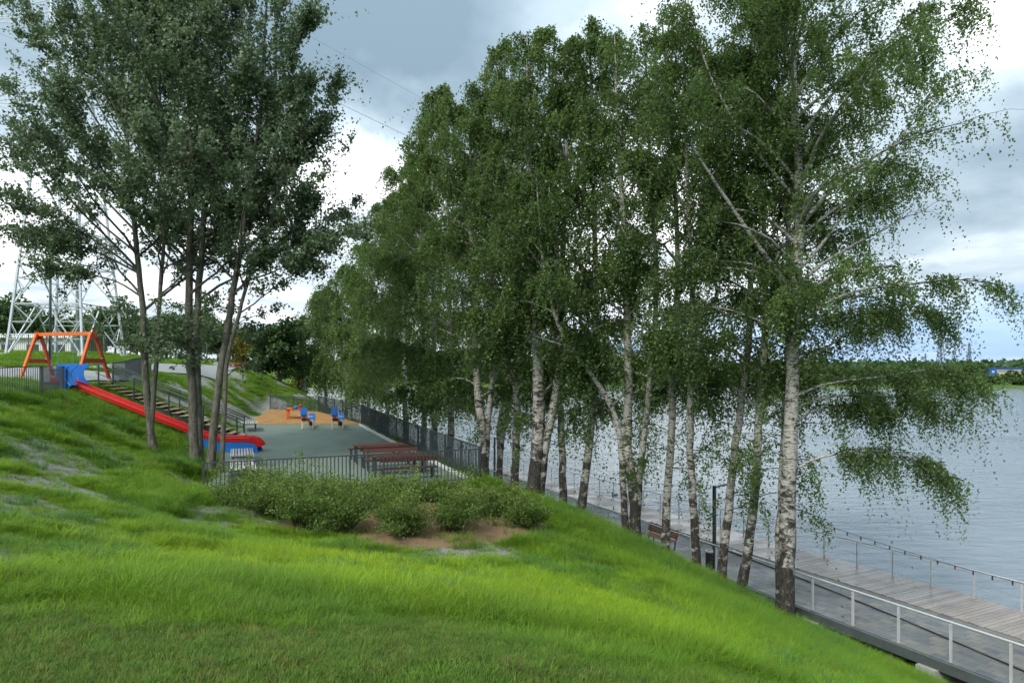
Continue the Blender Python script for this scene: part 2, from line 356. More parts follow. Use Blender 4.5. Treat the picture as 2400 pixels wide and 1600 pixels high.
def m_ground(t):
    p = geopos(t)
    n = nnoise(t, p, 3.0, 8, 0.65); nf = nnoise(t, p, 40.0, 4, 0.7); nb = nnoise(t, p, 0.5, 4, 0.6)
    g = nramp(t, n, [(0.3, (0.030, 0.075, 0.012)), (0.6, (0.060, 0.14, 0.020)), (0.85, (0.10, 0.17, 0.035))])
    far = nramp(t, nb, [(0.35, (0.07, 0.15, 0.02)), (0.65, (0.14, 0.18, 0.035))])
    sp_ = t.nodes.new('ShaderNodeSeparateXYZ'); t.links.new(p, sp_.inputs[0])
    g = nmix(t, nmath(t, 'MULTIPLY', nmath(t, 'SUBTRACT', sp_.outputs[1], 42.0), 0.2, clamp=True), g, far)
    mul = nramp(t, nf, [(0.25, (0.13, 0.13, 0.115)), (0.55, (0.235, 0.235, 0.22)), (0.8, (0.34, 0.34, 0.33))])
    so = nramp(t, nf, [(0.25, (0.085, 0.054, 0.031)), (0.5, (0.20, 0.132, 0.078)), (0.68, (0.29, 0.205, 0.13)), (0.85, (0.42, 0.34, 0.25))])
    mud = nramp(t, nf, [(0.3, (0.06, 0.035, 0.02)), (0.7, (0.14, 0.085, 0.05))])
    c = nmix(t, nmath(t, 'MULTIPLY', nmath(t, 'SUBTRACT', nmath(t, 'ADD', attr(t, 'bare'), nmath(t, 'MULTIPLY', n, 0.5)), 0.4), 2.0, clamp=True), g, mul)
    c = nmix(t, nmath(t, 'MULTIPLY', nmath(t, 'SUBTRACT', nmath(t, 'ADD', attr(t, 'soil'), nmath(t, 'MULTIPLY', n, 0.5)), 0.55), 3.0, clamp=True), c, so)
    c = nmix(t, nmath(t, 'MULTIPLY', nmath(t, 'SUBTRACT', 0.15, sp_.outputs[2]), 2.5, clamp=True), c, mud)
    return bsdf(t, c, 0.95, spec=0.1, normal=bump(t, nmath(t, 'ADD', n, nmath(t, 'MULTIPLY', nf, 0.5)), 0.7, 0.05)).outputs[0]
gobj = link('ground', me, material('ground', m_ground)); tagged(gobj, 'grassy slope with bare pale patches falling to the river', 'ground', kind='structure')

# ------------------------------------------------------------------ water
def m_water(t):
    p = geopos(t)
    a = nnoise(t, nvmath(t, 'MULTIPLY', p, (0.55, 1.5, 1)), 1.0, 7, 0.62, 0.6)
    b = nnoise(t, nvmath(t, 'MULTIPLY', p, (0.09, 0.16, 1)), 1.0, 3, 0.5, 0.3)
    cc = nnoise(t, nvmath(t, 'MULTIPLY', p, (1.6, 4.5, 1)), 1.0, 4, 0.6, 0.4)
    h = nmath(t, 'ADD', nmath(t, 'ADD', nmath(t, 'MULTIPLY', a, 0.5), nmath(t, 'MULTIPLY', cc, 0.10)), nmath(t, 'MULTIPLY', b, 0.6))
    n = t.nodes.new('ShaderNodeBump'); wind = nnoise(t, nvmath(t, 'MULTIPLY', p, (0.012, 0.035, 1)), 1.0, 3, 0.55, 0.8); t.links.new(nramp(t, wind, [(0.38, (0.34,) * 3), (0.62, (0.85,) * 3)]), n.inputs['Strength']); n.inputs['Distance'].default_value = 0.30
    t.links.new(h, n.inputs['Height'])
    s = bsdf(t, (0.17, 0.205, 0.235), 0.07, normal=n.outputs[0]); s.inputs['IOR'].default_value = 1.333
    return s.outputs[0]
ly = np.concatenate([np.arange(-14, 120, 4.0), np.arange(120, 260, 20)])
lx = prom(ly, 0.62)
V = [(x, y, -0.035) for x, y in zip(lx, ly)] + [(2500, y, -0.035) for y in ly]
k = len(ly); F = [(i, i + k, i + k + 1, i + 1) for i in range(k - 1)]
V += [(-900, 240, -0.035), (-900, 1200, -0.035), (2500, 1200, -0.035)]
F.append((k - 1, 2 * k - 1, len(V) - 1, len(V) - 2, len(V) - 3))
V += [(2500, -300, -0.035), (60, -300, -0.035)]; F.append((0, len(V) - 1, len(V) - 2, k))
w = MB().add(V, F).build('water', material('river_water', m_water)); tagged(w, 'wide rippled river under an overcast sky', 'river', kind='structure')
# ------------------------------------------------------------------ play surface and sand
def sheet(name, poly, dz, mat, label, cat, zf=play_z):
    me = bpy.data.meshes.new(name); bm = bmesh.new()
    vs = [bm.verts.new((x, y, float(zf(y)) + dz)) for x, y in poly]; bm.faces.new(vs)
    bmesh.ops.recalc_face_normals(bm, faces=bm.faces)
    bm.to_mesh(me); bm.free()
    return tagged(link(name, me, mat), label, cat, kind='structure')
def m_rubber(t):
    p = geopos(t); n = nnoise(t, p, 0.6, 5, 0.6); f = nnoise(t, p, 60, 3, 0.7)
    c = nramp(t, n, [(0.28, (0.095, 0.125, 0.105)), (0.5, (0.13, 0.172, 0.142)), (0.72, (0.155, 0.20, 0.168))])
    c = nmix(t, 0.3, c, nramp(t, f, [(0.3, (0.07, 0.10, 0.08)), (0.7, (0.22, 0.27, 0.23))]))
    return bsdf(t, c, 0.75, spec=0.3, normal=bump(t, f, 0.2, 0.004)).outputs[0]
def m_sand(t):
    p = geopos(t); n = nnoise(t, p, 1.6, 6, 0.65); f = nnoise(t, p, 30, 4, 0.7)
    c = nramp(t, nmath(t, 'ADD', nmath(t, 'MULTIPLY', n, 0.6), nmath(t, 'MULTIPLY', f, 0.4)), [(0.3, (0.19, 0.095, 0.035)), (0.55, (0.33, 0.19, 0.08)), (0.8, (0.42, 0.27, 0.13))])
    return bsdf(t, c, 0.95, spec=0.1, normal=bump(t, nmath(t, 'ADD', n, f), 0.6, 0.04)).outputs[0]
front = [tuple(p) for p in PLAY if p[1] < 45.05]; back = [tuple(p) for p in PLAY if p[1] >= 45.05]
i0 = 0
green = [tuple(PLAY[i]) for i in (0, 1, 2)] + [(-9.75, 44.9)] + [tuple(PLAY[i]) for i in range(7, 13)]
sheet('playground_surface', green, 0.012, material('green_rubber', m_rubber), 'flat grey green rubber play surface inside the fence', 'playground surface')
sheet('sand', [(-9.85, 44.95), tuple(PLAY[4]), tuple(PLAY[5]), tuple(PLAY[6]), (-17.3, 44.85)], 0.02, material('play_sand', m_sand), 'orange brown sand area at the far end of the playground', 'sand')
# gravel yard and path on the upper level
def drape(name, cl, wid, mat, label, dz=0.05, cat='path'):
    cl = np.array(cl, float); t = np.gradient(cl, axis=0); t /= np.linalg.norm(t, axis=1, keepdims=True); nrm = np.stack([-t[:, 1], t[:, 0]], 1)
    wv = np.broadcast_to(np.asarray(wid, float), (len(cl),)); m = 9
    offs = np.linspace(-0.5, 0.5, m); P = cl[:, None, :] + nrm[:, None, :] * offs[None, :, None] * wv[:, None, None]
    X, Y = P[..., 0].ravel(), P[..., 1].ravel(); Z = ground(X, Y) + dz; n = len(cl)
    I = (np.arange(n - 1)[:, None] * m + np.arange(m - 1)[None, :]).ravel()
    me = np_mesh(name, np.stack([X, Y, Z], 1), np.stack([I, I + 1, I + m + 1, I + m], 1), None, True)
    return tagged(link(name, me, mat), label, cat, kind='structure')
def lerp_path(pts, n):
    pts = np.array(pts, float); s = np.concatenate([[0], np.cumsum(np.linalg.norm(np.diff(pts, axis=0), axis=1))]); q = np.linspace(0, s[-1], n)
    return np.stack([np.interp(q, s, pts[:, i]) for i in range(pts.shape[1])], 1)
def m_path(t):
    p = geopos(t); f = nnoise(t, p, 12, 5, 0.7)
    return bsdf(t, nramp(t, f, [(0.3, (0.20, 0.21, 0.21)), (0.7, (0.30, 0.31, 0.31))]), 0.9, spec=0.2).outputs[0]
PATHM = material('grey_gravel', m_path)
drape('path', lerp_path([(-40, 38.5), (-30, 37.3), (-22.6, 37)], 40), 6.4, PATHM, 'grey rubber yard under the orange swing frame', 0.07)
drape('path', lerp_path([(-27.5, 40), (-26.5, 46), (-24.6, 53), (-25.5, 62), (-30, 72)], 50), 3.0, PATHM, 'grey path curving along the top of the grass bank', 0.09)
# ------------------------------------------------------------------ promenade
def m_paver(t):
    p = geopos(t); f = nnoise(t, p, 9, 6, 0.65); b = nnoise(t, p, 0.5, 4, 0.6)
    k = attr(t, 'tint')
    c = nramp(t, k, [(0.0, (0.055, 0.065, 0.085)), (0.3, (0.085, 0.098, 0.108)), (0.6, (0.118, 0.122, 0.112)), (1.0, (0.155, 0.148, 0.125))])
    c = nmix(t, nmath(t, 'MULTIPLY', b, 0.5), c, nramp(t, f, [(0.3, (0.08, 0.085, 0.085)), (0.7, (0.135, 0.130, 0.115))]))
    wet = nramp(t, b, [(0.40, (0.42,) * 3), (0.62, (0.7,) * 3)])
    return bsdf(t, c, wet, spec=0.5, normal=bump(t, f, 0.15, 0.004)).outputs[0]
def m_board(t):
    p = geopos(t); u = (0.9, 0.44, 0)
    along = nvmath(t, 'DOT_PRODUCT', p, (0.9, 0.44, 0), out=1); across = nvmath(t, 'DOT_PRODUCT', p, (-0.44, 0.9, 0), out=1)
    cb = t.nodes.new('ShaderNodeCombineXYZ'); t.links.new(nmath(t, 'MULTIPLY', along, 2.0), cb.inputs[0]); t.links.new(nmath(t, 'MULTIPLY', across, 45.0), cb.inputs[1])
    n = nnoise(t, cb.outputs[0], 1.0, 5, 0.6); b = nnoise(t, p, 0.6, 4, 0.6)
    c = nramp(t, n, [(0.25, (0.145, 0.118, 0.100)), (0.75, (0.295, 0.250, 0.215))])
    hsv = t.nodes.new('ShaderNodeHueSaturation'); t.links.new(c, hsv.inputs['Color'])
    t.links.new(nmath(t, 'ADD', nmath(t, 'MULTIPLY', attr(t, 'tint'), 0.45), 0.75), hsv.inputs['Value'])
    rough = nramp(t, b, [(0.38, (0.20,) * 3), (0.62, (0.5,) * 3)])
    return bsdf(t, hsv.outputs[0], rough, spec=0.6, normal=bump(t, n, 0.1, 0.003)).outputs[0]
PAV = material('paving_stone', m_paver); BRD = material('wet_deck_board', m_board)
YS = np.concatenate([np.arange(-14, 60, 1.0), np.arange(60, 200, 5.0)])
# slabs under paving and boards
def strip_box(k0, k1, z0, z1, ys=YS, dx=0.0):
    a = np.stack([prom(ys, k0) + dx, ys], 1); b = np.stack([prom(ys, k1), ys], 1); n = len(ys)
    V = [(*p, z1) for p in a] + [(*p, z1) for p in b] + [(*p, z0) for p in a] + [(*p, z0) for p in b]
    F = []
    for i in range(n - 1):
        F += [(i, i + n, i + n + 1, i + 1), (i + 2 * n, i + 1 + 2 * n, i + 1 + 3 * n, i + 3 * n), (i, i + 1, i + 1 + 2 * n, i + 2 * n), (i + n, i + 3 * n, i + 1 + 3 * n, i + 1 + n)]
    F += [(0, 2 * n, 3 * n, n), (n - 1, 2 * n - 1, 4 * n - 1, 3 * n - 1)]
    return MB().add(V, F)
pv = strip_box(0.012, 0.575, -0.25, -0.045).build('promenade', CONC)
tagged(pv, 'raised riverside promenade paved with grey stones', 'promenade', kind='structure')
strip_box(-0.004, 0.010, -0.27, 0.006).build('fascia', FASCIA, pv)
dk = strip_box(0.580, 0.975, -0.30, -0.07).build('deck', FASCIA)
tagged(dk, 'low wooden deck at the river edge awash with water', 'deck', kind='structure')
# local frame along the promenade: s = metres along the land edge from y = 12
LY = np.arange(4, 130, 0.05); LX = near_x(LY)
SARC = np.concatenate([[0], np.cumsum(np.hypot(np.diff(LX), np.diff(LY)))])
def at(s, k):
    y = np.interp(s, SARC, LY); x = np.interp(s, SARC, LX)
    i = np.clip(np.searchsorted(SARC, s), 1, len(LY) - 2)
    tx, ty = LX[i + 1] - LX[i - 1], LY[i + 1] - LY[i - 1]; L = np.hypot(tx, ty); tx, ty = tx / L, ty / L
    wv = width(y) * 0.9
    return x + ty * wv * k, y - tx * wv * k, math.atan2(float(ty), float(tx)) if np.isscalar(s) else np.arctan2(ty, tx)
def s_at_y(y): return float(np.interp(y, LY, SARC))
def box_mesh(name, sx, sy, sz, bev=0.0, tint=None):
    me = MB().box((0, 0, 0), (sx, sy, sz)).mesh(name, bevel=bev)
    if tint is not None:
        a = me.attributes.new('tint', 'FLOAT', 'FACE'); a.data.foreach_set('value', np.full(len(me.polygons), tint, np.float32))
    return me
prnd = random.Random(4)
TW, TL = 0.30, 0.40
tile_meshes = []
for q in range(8):
    m_ = box_mesh('paving_stone', TL - 0.008, TW - 0.008, 0.06, 0.0, [0.05, 0.2, 0.35, 0.45, 0.6, 0.7, 0.85, 1.0][q]); m_.materials.append(PAV); tile_meshes.append(m_)
NR = int(0.565 * 7.1 * 0.9 / TW)
s0, s1 = s_at_y(11.0), s_at_y(62)
farV, farF, farT = [], [], []
cells = []
for r in range(NR):
    n = int((s1 - s0) / TL)
    for c in range(n):
        s = s0 + (c + (0.5 if r % 2 else 0)) * TL; kk = 0.022 + (r + 0.5) * (0.565 - 0.02) / NR
        cells.append((s, kk))
vis = []
for s, kk in cells:
    x, y, a = at(s, kk); u = 1200 + FPX * x / y; v = HOR + FPX * CAMZ / y
    vis.append((y if (u < 2440 and v < 1630 and y > 15) else 1e3 + y, s, kk, x, y, a))
vis.sort()
for q, (key, s, kk, x, y, a) in enumerate(vis):
    tint_i = min(7, max(0, int(prnd.gauss(4.2, 2.2)))); dz = prnd.uniform(-0.003, 0.003)
    if q < 300: link('paving_stone', tile_meshes[tint_i], None, pv, (x, y, -0.03 + dz), (0, 0, a))
    elif y < 62:
        ca, sa = math.cos(a), math.sin(a); wy = TW - 0.008
        hx, hy = (TL - 0.008) / 2, (0.545 * width(y) * 0.9 / NR - 0.008) / 2
        o = len(farV)
        for lx_, ly_ in ((-hx, -hy), (hx, -hy), (hx, hy), (-hx, hy)): farV.append((x + lx_ * ca - ly_ * sa, y + lx_ * sa + ly_ * ca, dz))
        farF.append((o, o + 1, o + 2, o + 3)); farT.append(prnd.gauss(0.55, 0.25))
me = np_mesh('paving', np.array(farV), np.array(farF), {'tint': ('FLOAT', 'FACE', np.clip(farT, 0, 1).astype(np.float32))})
tagged(link('paving', me, PAV, pv), kind='stuff')
# boards across the deck
BW = 0.165; bm_ = []
for q in range(6):
    m_ = MB().box((0, 0, 0), (BW - 0.012, 1.0, 0.04)).mesh('deck_board')
    a_ = m_.attributes.new('tint', 'FLOAT', 'FACE'); a_.data.foreach_set('value', np.full(6, q / 5, np.float32)); m_.materials.append(BRD); bm_.append(m_)
s = s_at_y(14.0); q = 0; farV, farF, farT = [], [], []
while s < s_at_y(118):
    x0, y0, a = at(s, 0.582); x1, y1, _ = at(s, 1.0)
    L = math.hypot(x1 - x0, y1 - y0) + prnd.uniform(-0.05, 0.06); xm, ym = (x0 + x1) / 2, (y0 + y1) / 2
    if q < 210:
        o = link('deck_board', bm_[prnd.randrange(6)], None, dk, (xm, ym, -0.02 + prnd.uniform(-.003, .003)), (0, 0, a)); o.scale = (1, L, 1)
    else:
        ca, sa = math.cos(a), math.sin(a); o = len(farV)
        for lx_, ly_ in ((-BW / 2 + .006, -L / 2), (BW / 2 - .006, -L / 2), (BW / 2 - .006, L / 2), (-BW / 2 + .006, L / 2)): farV.append((xm + lx_ * ca - ly_ * sa, ym + lx_ * sa + ly_ * ca, 0.0))
        farF.append((o, o + 1, o + 2, o + 3)); farT.append(prnd.random())
    s += BW; q += 1
me = np_mesh('boarding', np.array(farV), np.array(farF), {'tint': ('FLOAT', 'FACE', np.array(farT, np.float32))})
tagged(link('boarding', me, BRD, dk), kind='stuff')
# concrete cross beams that carry the slab
for s in np.arange(s_at_y(12), s_at_y(60), 3.9):
    x, y, a = at(float(s), 0.12)
    b = MB().box((x, y, -0.47), (0.55, 1.9, 0.42), a)
    for kk in (0.06, 0.22): X, Y, _ = at(float(s), kk); b.box((X, Y, -1.2), (0.35, 0.35, 1.2), a)
    b.build('support_beam', CONC, pv)
# railings
CABLE = paint('dull_steel_cable', (0.22, 0.23, 0.23), 0.5, 0.4)
def railing(name, label, k, h, y0, y1, spacing, post, cables, tube_r, mat):
    x, y, _ = at(s_at_y(y0), k); root = empty(name, (x, y, 0), label, 'railing', None)
    S = np.arange(s_at_y(y0), s_at_y(y1), spacing); w0 = wloc(root)
    pm = MB().box((0, 0, h / 2 - 0.02), post + (h - 0.02,) if False else (post[0], post[1], h - 0.02)).mesh('post')
    for s in S:
        x, y, a = at(float(s), k)
        p = link('post', pm, mat, root, (x - w0.x, y - w0.y, 0.0), (0, 0, a))
    SS = np.arange(S[0], S[-1] + 0.01, 0.75); P = np.array([at(float(s), k)[:2] for s in SS])
    top = np.column_stack([P, np.full(len(P), h + tube_r * 0.6)])
    MB().tube(top, tube_r, 10).build('handrail', mat, root, smooth=True)
    for c in range(cables):
        zc_ = 0.12 + (h - 0.22) * c / max(1, cables - 1)
        MB().tube(np.column_stack([P, np.full(len(P), zc_)]), 0.0035, 4).build('cable', CABLE, root)
    return root
railing('steel_railing', 'steel cable railing between the grass bank and the promenade', 0.03, 1.08, 10.5, 75, 1.5, (0.05, 0.07), 7, 0.03, STEEL)
railing('steel_railing', 'low steel railing along the water edge of the deck', 0.965, 0.98, 13, 80, 1.5, (0.045, 0.045), 3, 0.024, STEEL)
# lamp posts, string lights
lamps = [(17.6, 8.0), (8.15, 27.5), (-1.2, 47.0), (-10.9, 71.6), (-21.6, 98.0)]
lamp_lab = [None, 'dark lamp post with flat arm beside the black litter bin', 'dark lamp post rising behind the corner of the playground fence', 'dark lamp post seen above the tall riverside fence panels', 'small distant lamp post with side arm under drooping birch foliage']
tops = []
for q, (x, y) in enumerate(lamps):
    a = math.atan2(-0.44, 0.9) + math.pi / 2 if False else math.atan2(0.44, 0.9)
    if q:
        r = empty('street_lamp', (x, y, 0), lamp_lab[q], 'street lamp', 'lamp posts along the promenade', a)
    else:
        r = empty('street_lamp', (x, y, 0), 'dark promenade lamp post carrying the end of the bulb string', 'street lamp', 'lamp posts along the promenade', a)
    MB().box((0, 0, 1.66), (0.11, 0.11, 3.32)).build('post', DARK, r, 0.006, local=True)
    MB().bar((0.02, 0, 3.24), (0.40, 0, 3.29), 0.05, 0.05).build('arm', DARK, r, local=True)
    MB().box((0.58, 0, 3.31), (0.42, 0.13, 0.05), M=Matrix.Rotation(R(-6), 4, 'Y')).build('lamp_head', DARK, r, 0.008, local=True)
    MB().box((0, 0, 0.012), (0.24, 0.24, 0.024)).build('base_plate', DARK, r, local=True)
    tops.append(np.array([x + 0.72 * math.cos(a), y + 0.72 * math.sin(a), 3.28]))
lit_red = paint('red_glass_bulb', (0.35, 0.03, 0.02), 0.2)
span_lab = ['string of small bulbs hanging over the deck boards beside the lamp with the bin', 'string of bulbs spanning in front of the river behind the slim birches', 'string of bulbs over the river behind the playground corner', 'faint string of bulbs beyond the riverside fence']
bulb_cap = MB().lathe((0, 0, 0), [(0.018, 0.0), (0.022, -0.02), (0.02, -0.06), (0.02, -0.07)], 8).mesh('socket'); bulb_cap.materials.append(BLACK)
bulb_g = MB().lathe((0, 0, 0), [(0.014, -0.065), (0.024, -0.085), (0.022, -0.105), (0.010, -0.12)], 8).mesh('bulb', smooth=True); bulb_g.materials.append(lit_red)
bulb_d = bulb_g.copy(); bulb_d.materials.clear(); bulb_d.materials.append(paint('dark_glass_bulb', (0.03, 0.03, 0.03), 0.2))
for q in range(4):
    A, Bp = tops[q], tops[q + 1]; L = np.linalg.norm(Bp - A); T = np.linspace(0, 1, 60); sag = 0.95
    P = A[None] * (1 - T[:, None]) + Bp[None] * T[:, None]; P[:, 2] -= sag * 4 * T * (1 - T)
    r = empty('string_lights', A, span_lab[q], 'string lights', 'bulb strings between the lamp posts')
    MB().tube(P, 0.007, 4).build('wire', BLACK, r)
    n = int(L / 0.5)
    for j in range(1, n):
        t = j / n; p = A * (1 - t) + Bp * t; p[2] -= sag * 4 * t * (1 - t); d = p - A
        link('socket', bulb_cap, None, r, d)
        if q < 2: link('bulb', bulb_g if j % 4 == 1 else bulb_d, None, r, d)
# promenade bench, bin, cable, duck
def slat_bench(loc, rz, label):
    r = empty('park_bench', loc, label, 'bench', None, rz)
    for i in range(5): MB().box((0, 0.08 + 0.085 * i - 0.2, 0.45), (2.1, 0.07, 0.035)).build('seat_slat', BENCHW, r, 0.005, local=True)
    for i in range(4): MB().box((0, -0.235 - 0.03 * i, 0.55 + 0.092 * i), (2.1, 0.03, 0.08)).build('back_slat', BENCHW, r, 0.005, local=True)
    for sx in (-1, 0, 1):
        x = sx * 0.92
        b = MB().bar((x, -0.16, 0.0), (x, -0.22, 0.43), 0.04, 0.05).bar((x, 0.26, 0.0), (x, 0.26, 0.43), 0.04, 0.05).bar((x, -0.24, 0.42), (x, 0.28, 0.42), 0.04, 0.04).bar((x, -0.25, 0.42), (x, -0.36, 0.90), 0.04, 0.03).bar((x, -0.16, 0.02), (x, 0.26, 0.02), 0.05, 0.03)
        b.build('leg', DARK, r, local=True)
    return r
slat_bench((6.62, 30.9, 0.0), math.atan2(-0.9, 0.44) + math.pi, 'brown slatted park bench with dark legs facing the river')
def bin_(loc, r0, h, label, mat=BLACK):
    r = empty('litter_bin', loc, label, 'litter bin')
    MB().lathe((0, 0, 0), [(r0 * .96, 0.04), (r0, 0.08), (r0, h - 0.06), (r0 * .98, h - .05)], 20).build('body', mat, r, local=True, smooth=False)
    MB().lathe((0, 0, 0), [(r0 * 1.04, h - 0.06), (r0 * 1.05, h), (r0 * 0.72, h + 0.005), (r0 * 0.70, h - 0.08)], 20).build('rim', STEEL, r, local=True)
    MB().lathe((0, 0, 0), [(r0 * .7, 0.0), (r0 * .7, 0.05)], 16).build('foot', DARK, r, local=True)
bin_((7.85, 27.15, 0), 0.15, 0.80, 'black cylindrical litter bin on the promenade next to lamp post')
c = lerp_path([(14.6, 14.5), (13.55, 18), (12.4, 22), (11.0, 26.1), (9.1, 31), (6.6, 36.5), (3.0, 44), (-1, 53)], 60)
tagged(MB().tube(np.column_stack([c, np.full(len(c), 0.03)]), 0.024, 6).build('cable', BLACK), 'black cable lying along the promenade paving', 'cable')
def duck(loc, rz):
    r = empty('duck', loc, 'brown duck swimming beside the wooden deck', 'duck', None, rz)
    m_d = paint('duck_feathers', (0.10, 0.07, 0.05), 0.8, 0, 0.4, 20)
    bm = bmesh.new(); bmesh.ops.create_uvsphere(bm, u_segments=14, v_segments=10, radius=1)
    for v in bm.verts:
        x = v.co.x; v.co.y *= 0.10; v.co.z = v.co.z * 0.085 + 0.04 + (0.05 * max(0, -x - .5)); v.co.x = x * 0.22
    n2 = bmesh.ops.create_uvsphere(bm, u_segments=10, v_segments=8, radius=1)['verts']
    for v in n2: v.co = Vector((0.17 + v.co.x * 0.055, v.co.y * 0.045, 0.19 + v.co.z * 0.05))
    n3 = bmesh.ops.create_cone(bm, segments=8, radius1=0.05, radius2=0.035, depth=0.14, cap_ends=True)['verts']
    for v in n3: v.co = Vector((0.15 + v.co.x, v.co.y, 0.13 + v.co.z))
    me = bpy.data.meshes.new('body'); bm.to_mesh(me); bm.free(); me.polygons.foreach_set('use_smooth', np.ones(len(me.polygons), bool)); link('body', me, m_d, r)
    MB().add([(0.21, -.02, .185), (0.21, .02, .185), (0.28, .015, .175), (0.28, -.015, .175), (0.21, 0, .2)], [(0, 1, 2, 3), (0, 3, 4), (1, 4, 2), (2, 4, 3), (0, 4, 1)]).build('bill', ORANGE, r, local=True)
duck((6.55, 43.5, -0.04), R(200))
# ------------------------------------------------------------------ fences
def fence(label, pts, zf, h, spacing, pw, pd, post_every, mat, group=None, gap=0.09, post_w=0.06, rail=0.04, cat='fence'):
    pts = [np.array(p, float) for p in pts]
    z0 = float(zf(*pts[0])); root = empty('picket_fence', (pts[0][0], pts[0][1], z0), label, cat, group); w0 = wloc(root)
    pm = MB().box((0, 0, (h + gap) / 2), (pw, pd, h - gap - 0.02)).mesh('picket')
    po = MB().box((0, 0, h / 2 - 0.08), (post_w, post_w, h + 0.20)).mesh('post')
    for a, b in zip(pts[:-1], pts[1:]):
        d = b - a; L = np.hypot(*d); ang = math.atan2(d[1], d[0]); t = d / L
        nseg = max(1, int(round(L / post_every))); seg = L / nseg
        for i in range(nseg + 1):
            if i == nseg and b is not pts[-1]: continue
            p = a + t * seg * i; link('post', po, mat, root, (p[0] - w0.x, p[1] - w0.y, float(zf(*p)) - w0.z), (0, 0, ang))
        for i in range(nseg):
            p, q = a + t * seg * i, a + t * seg * (i + 1); zp, zq = float(zf(*p)), float(zf(*q))
            m = MB().bar((*p, zp + h), (*q, zq + h), pd + 0.012, rail).build('top_rail', mat, root)
            MB().bar((*p, zp + gap), (*q, zq + gap), pd + 0.006, rail * .8).build('bottom_rail', mat, root)
            n = max(1, int(round(seg / spacing)))
            for j in range(1, n):
                c = p + (q - p) * j / n; link('picket', pm, mat, root, (c[0] - w0.x, c[1] - w0.y, float(zf(*c)) - w0.z), (0, 0, ang))
    return root
pz = lambda x, y: float(play_z(y))
fence('dark grey picket fence behind the leafy shrubs at the playground front', [(-10.2, 22.55), (-1.25, 25.7)], pz, 1.20, 0.13, 0.035, 0.03, 4.7, DARK)
fence('long dark grey picket fence between playground and the birch trees', [(-1.22, 25.75), (-7.05, 38.5), (-9.9, 45.1)], pz, 1.26, 0.15, 0.022, 0.03, 2.1, DARK, post_w=0.075)
fence('dark picket fence around the far river corner of the sand area', [(-9.95, 45.15), (-15.2, 53.7)], pz, 1.25, 0.15, 0.02, 0.03, 2.0, DARK, post_w=0.075)
fence('dark picket fence behind the orange play table on the sand', [(-15.25, 53.75), (-19.8, 55.9)], pz, 1.12, 0.13, 0.03, 0.03, 2.5, DARK)
kerb = MB()
K = np.array([(-1.5, 25.75), (-7.15, 38.2), (-9.75, 44.2)])
for a, b in zip(K[:-1], K[1:]): kerb.bar((a[0] - 0.12, a[1], pz(*a) + 0.05), (b[0] - 0.12, b[1], pz(*b) + 0.05), 0.12, 0.12)
tagged(kerb.build('kerb', CONCL), 'pale concrete kerb along the foot of the riverside fence', 'kerb', kind='structure')
tz = lambda x, y: gz(x, y) - 0.02
fence('dark picket fence along the top of the slope below the swing', [(-24.6, 13.0), (-18.9, 24.3), (-19.5, 28.3), (-21.3, 32.4)], tz, 1.22, 0.16, 0.02, 0.02, 3.0, DARK, post_w=0.09)
fence('dark picket fence at the head of the wooden stairs', [(-22.4, 38.3), (-22.6, 40.0), (-23.6, 44.6)], tz, 1.15, 0.13, 0.03, 0.03, 2.4, DARK)
fence('tall thin bar fence behind the grass mound and pylon', [(-58, 74), (-44, 70), (-36, 67.5), (-29.5, 66)], lambda x, y: gz(x, y), 2.1, 0.26, 0.03, 0.02, 2.6, paint('grey_green_bars', (0.10, 0.12, 0.11), 0.6), post_w=0.09)
# ------------------------------------------------------------------ wooden stairs with railings
ST = empty('wooden_stairs', (-15.2, 37.6, pz(0, 37.6)), 'weathered wooden stairs on a dark metal frame beside the red slide', 'stairs')
n = 19; topP = np.array([-21.9, 36.55, 7.30]); botP = np.array([-15.0, 37.75, pz(0, 37.75) + 0.2])
sd = (botP - topP)[:2]; sa = math.atan2(sd[1], sd[0]); W = 1.75
tr = MB()
for k_ in range(3): tr.box((-0.125 + 0.125 * k_, 0, 0), (0.115, W, 0.045))
trm = tr.mesh('tread', bevel=0.004)
leg_m = MB().box((0.13, -W / 2 + .05, -0.09), (0.035, 0.035, 0.14)).box((0.13, W / 2 - .05, -0.09), (0.035, 0.035, 0.14)).mesh('bracket')
w0 = wloc(ST)
for i in range(n):
    p = topP + (botP - topP) * i / (n - 1); t_ = link('tread', trm, TREADW, ST, p - np.array(w0), (0, 0, sa)); link('bracket', leg_m, DARK, t_)
nv = np.array([-math.sin(sa), math.cos(sa), 0])
for sgn in (-1, 1):
    o = nv * sgn * (W / 2 - 0.1); MB().bar(topP + o + (0, 0, -0.2), botP + o + (0, 0, -0.2), 0.06, 0.16).build('stringer', DARK, ST)
def stair_rail(off, label, ext):
    a = topP + nv * off; b = botP + nv * off
    r = empty('handrail', b - np.array([0, 0, 0.1]), label, 'handrail')
    for f in np.linspace(0.02, 1.0, 5):
        p = a + (b - a) * f; g = gz(p[0], p[1]); MB().bar((p[0], p[1], min(g, p[2] - 0.2) - 0.1), (p[0], p[1], p[2] + 1.0), 0.06, 0.06).build('post', DARK, r)
    MB().tube([a + (0, 0, 1.03), b + (0, 0, 1.03), b + (b - a) / np.linalg.norm(b - a) * ext + (0, 0, 1.03 - 0.1 * ext)], 0.028, 8).build('top_rail', DARK, r, smooth=True)
    MB().tube([a + (0, 0, 0.90), b + (0, 0, 0.90)], 0.022, 8).build('hand_grip', DARK, r, smooth=True)
    MB().tube([a + (0, 0, 0.52), b + (0, 0, 0.52)], 0.02, 8).build('middle_rail', DARK, r, smooth=True)
stair_rail(-W / 2 - 0.05, 'dark metal handrail on the slide side of the wooden stairs', 0.35)
stair_rail(W / 2 + 0.05, 'dark metal handrail on the bank side of the wooden stairs', 0.35)
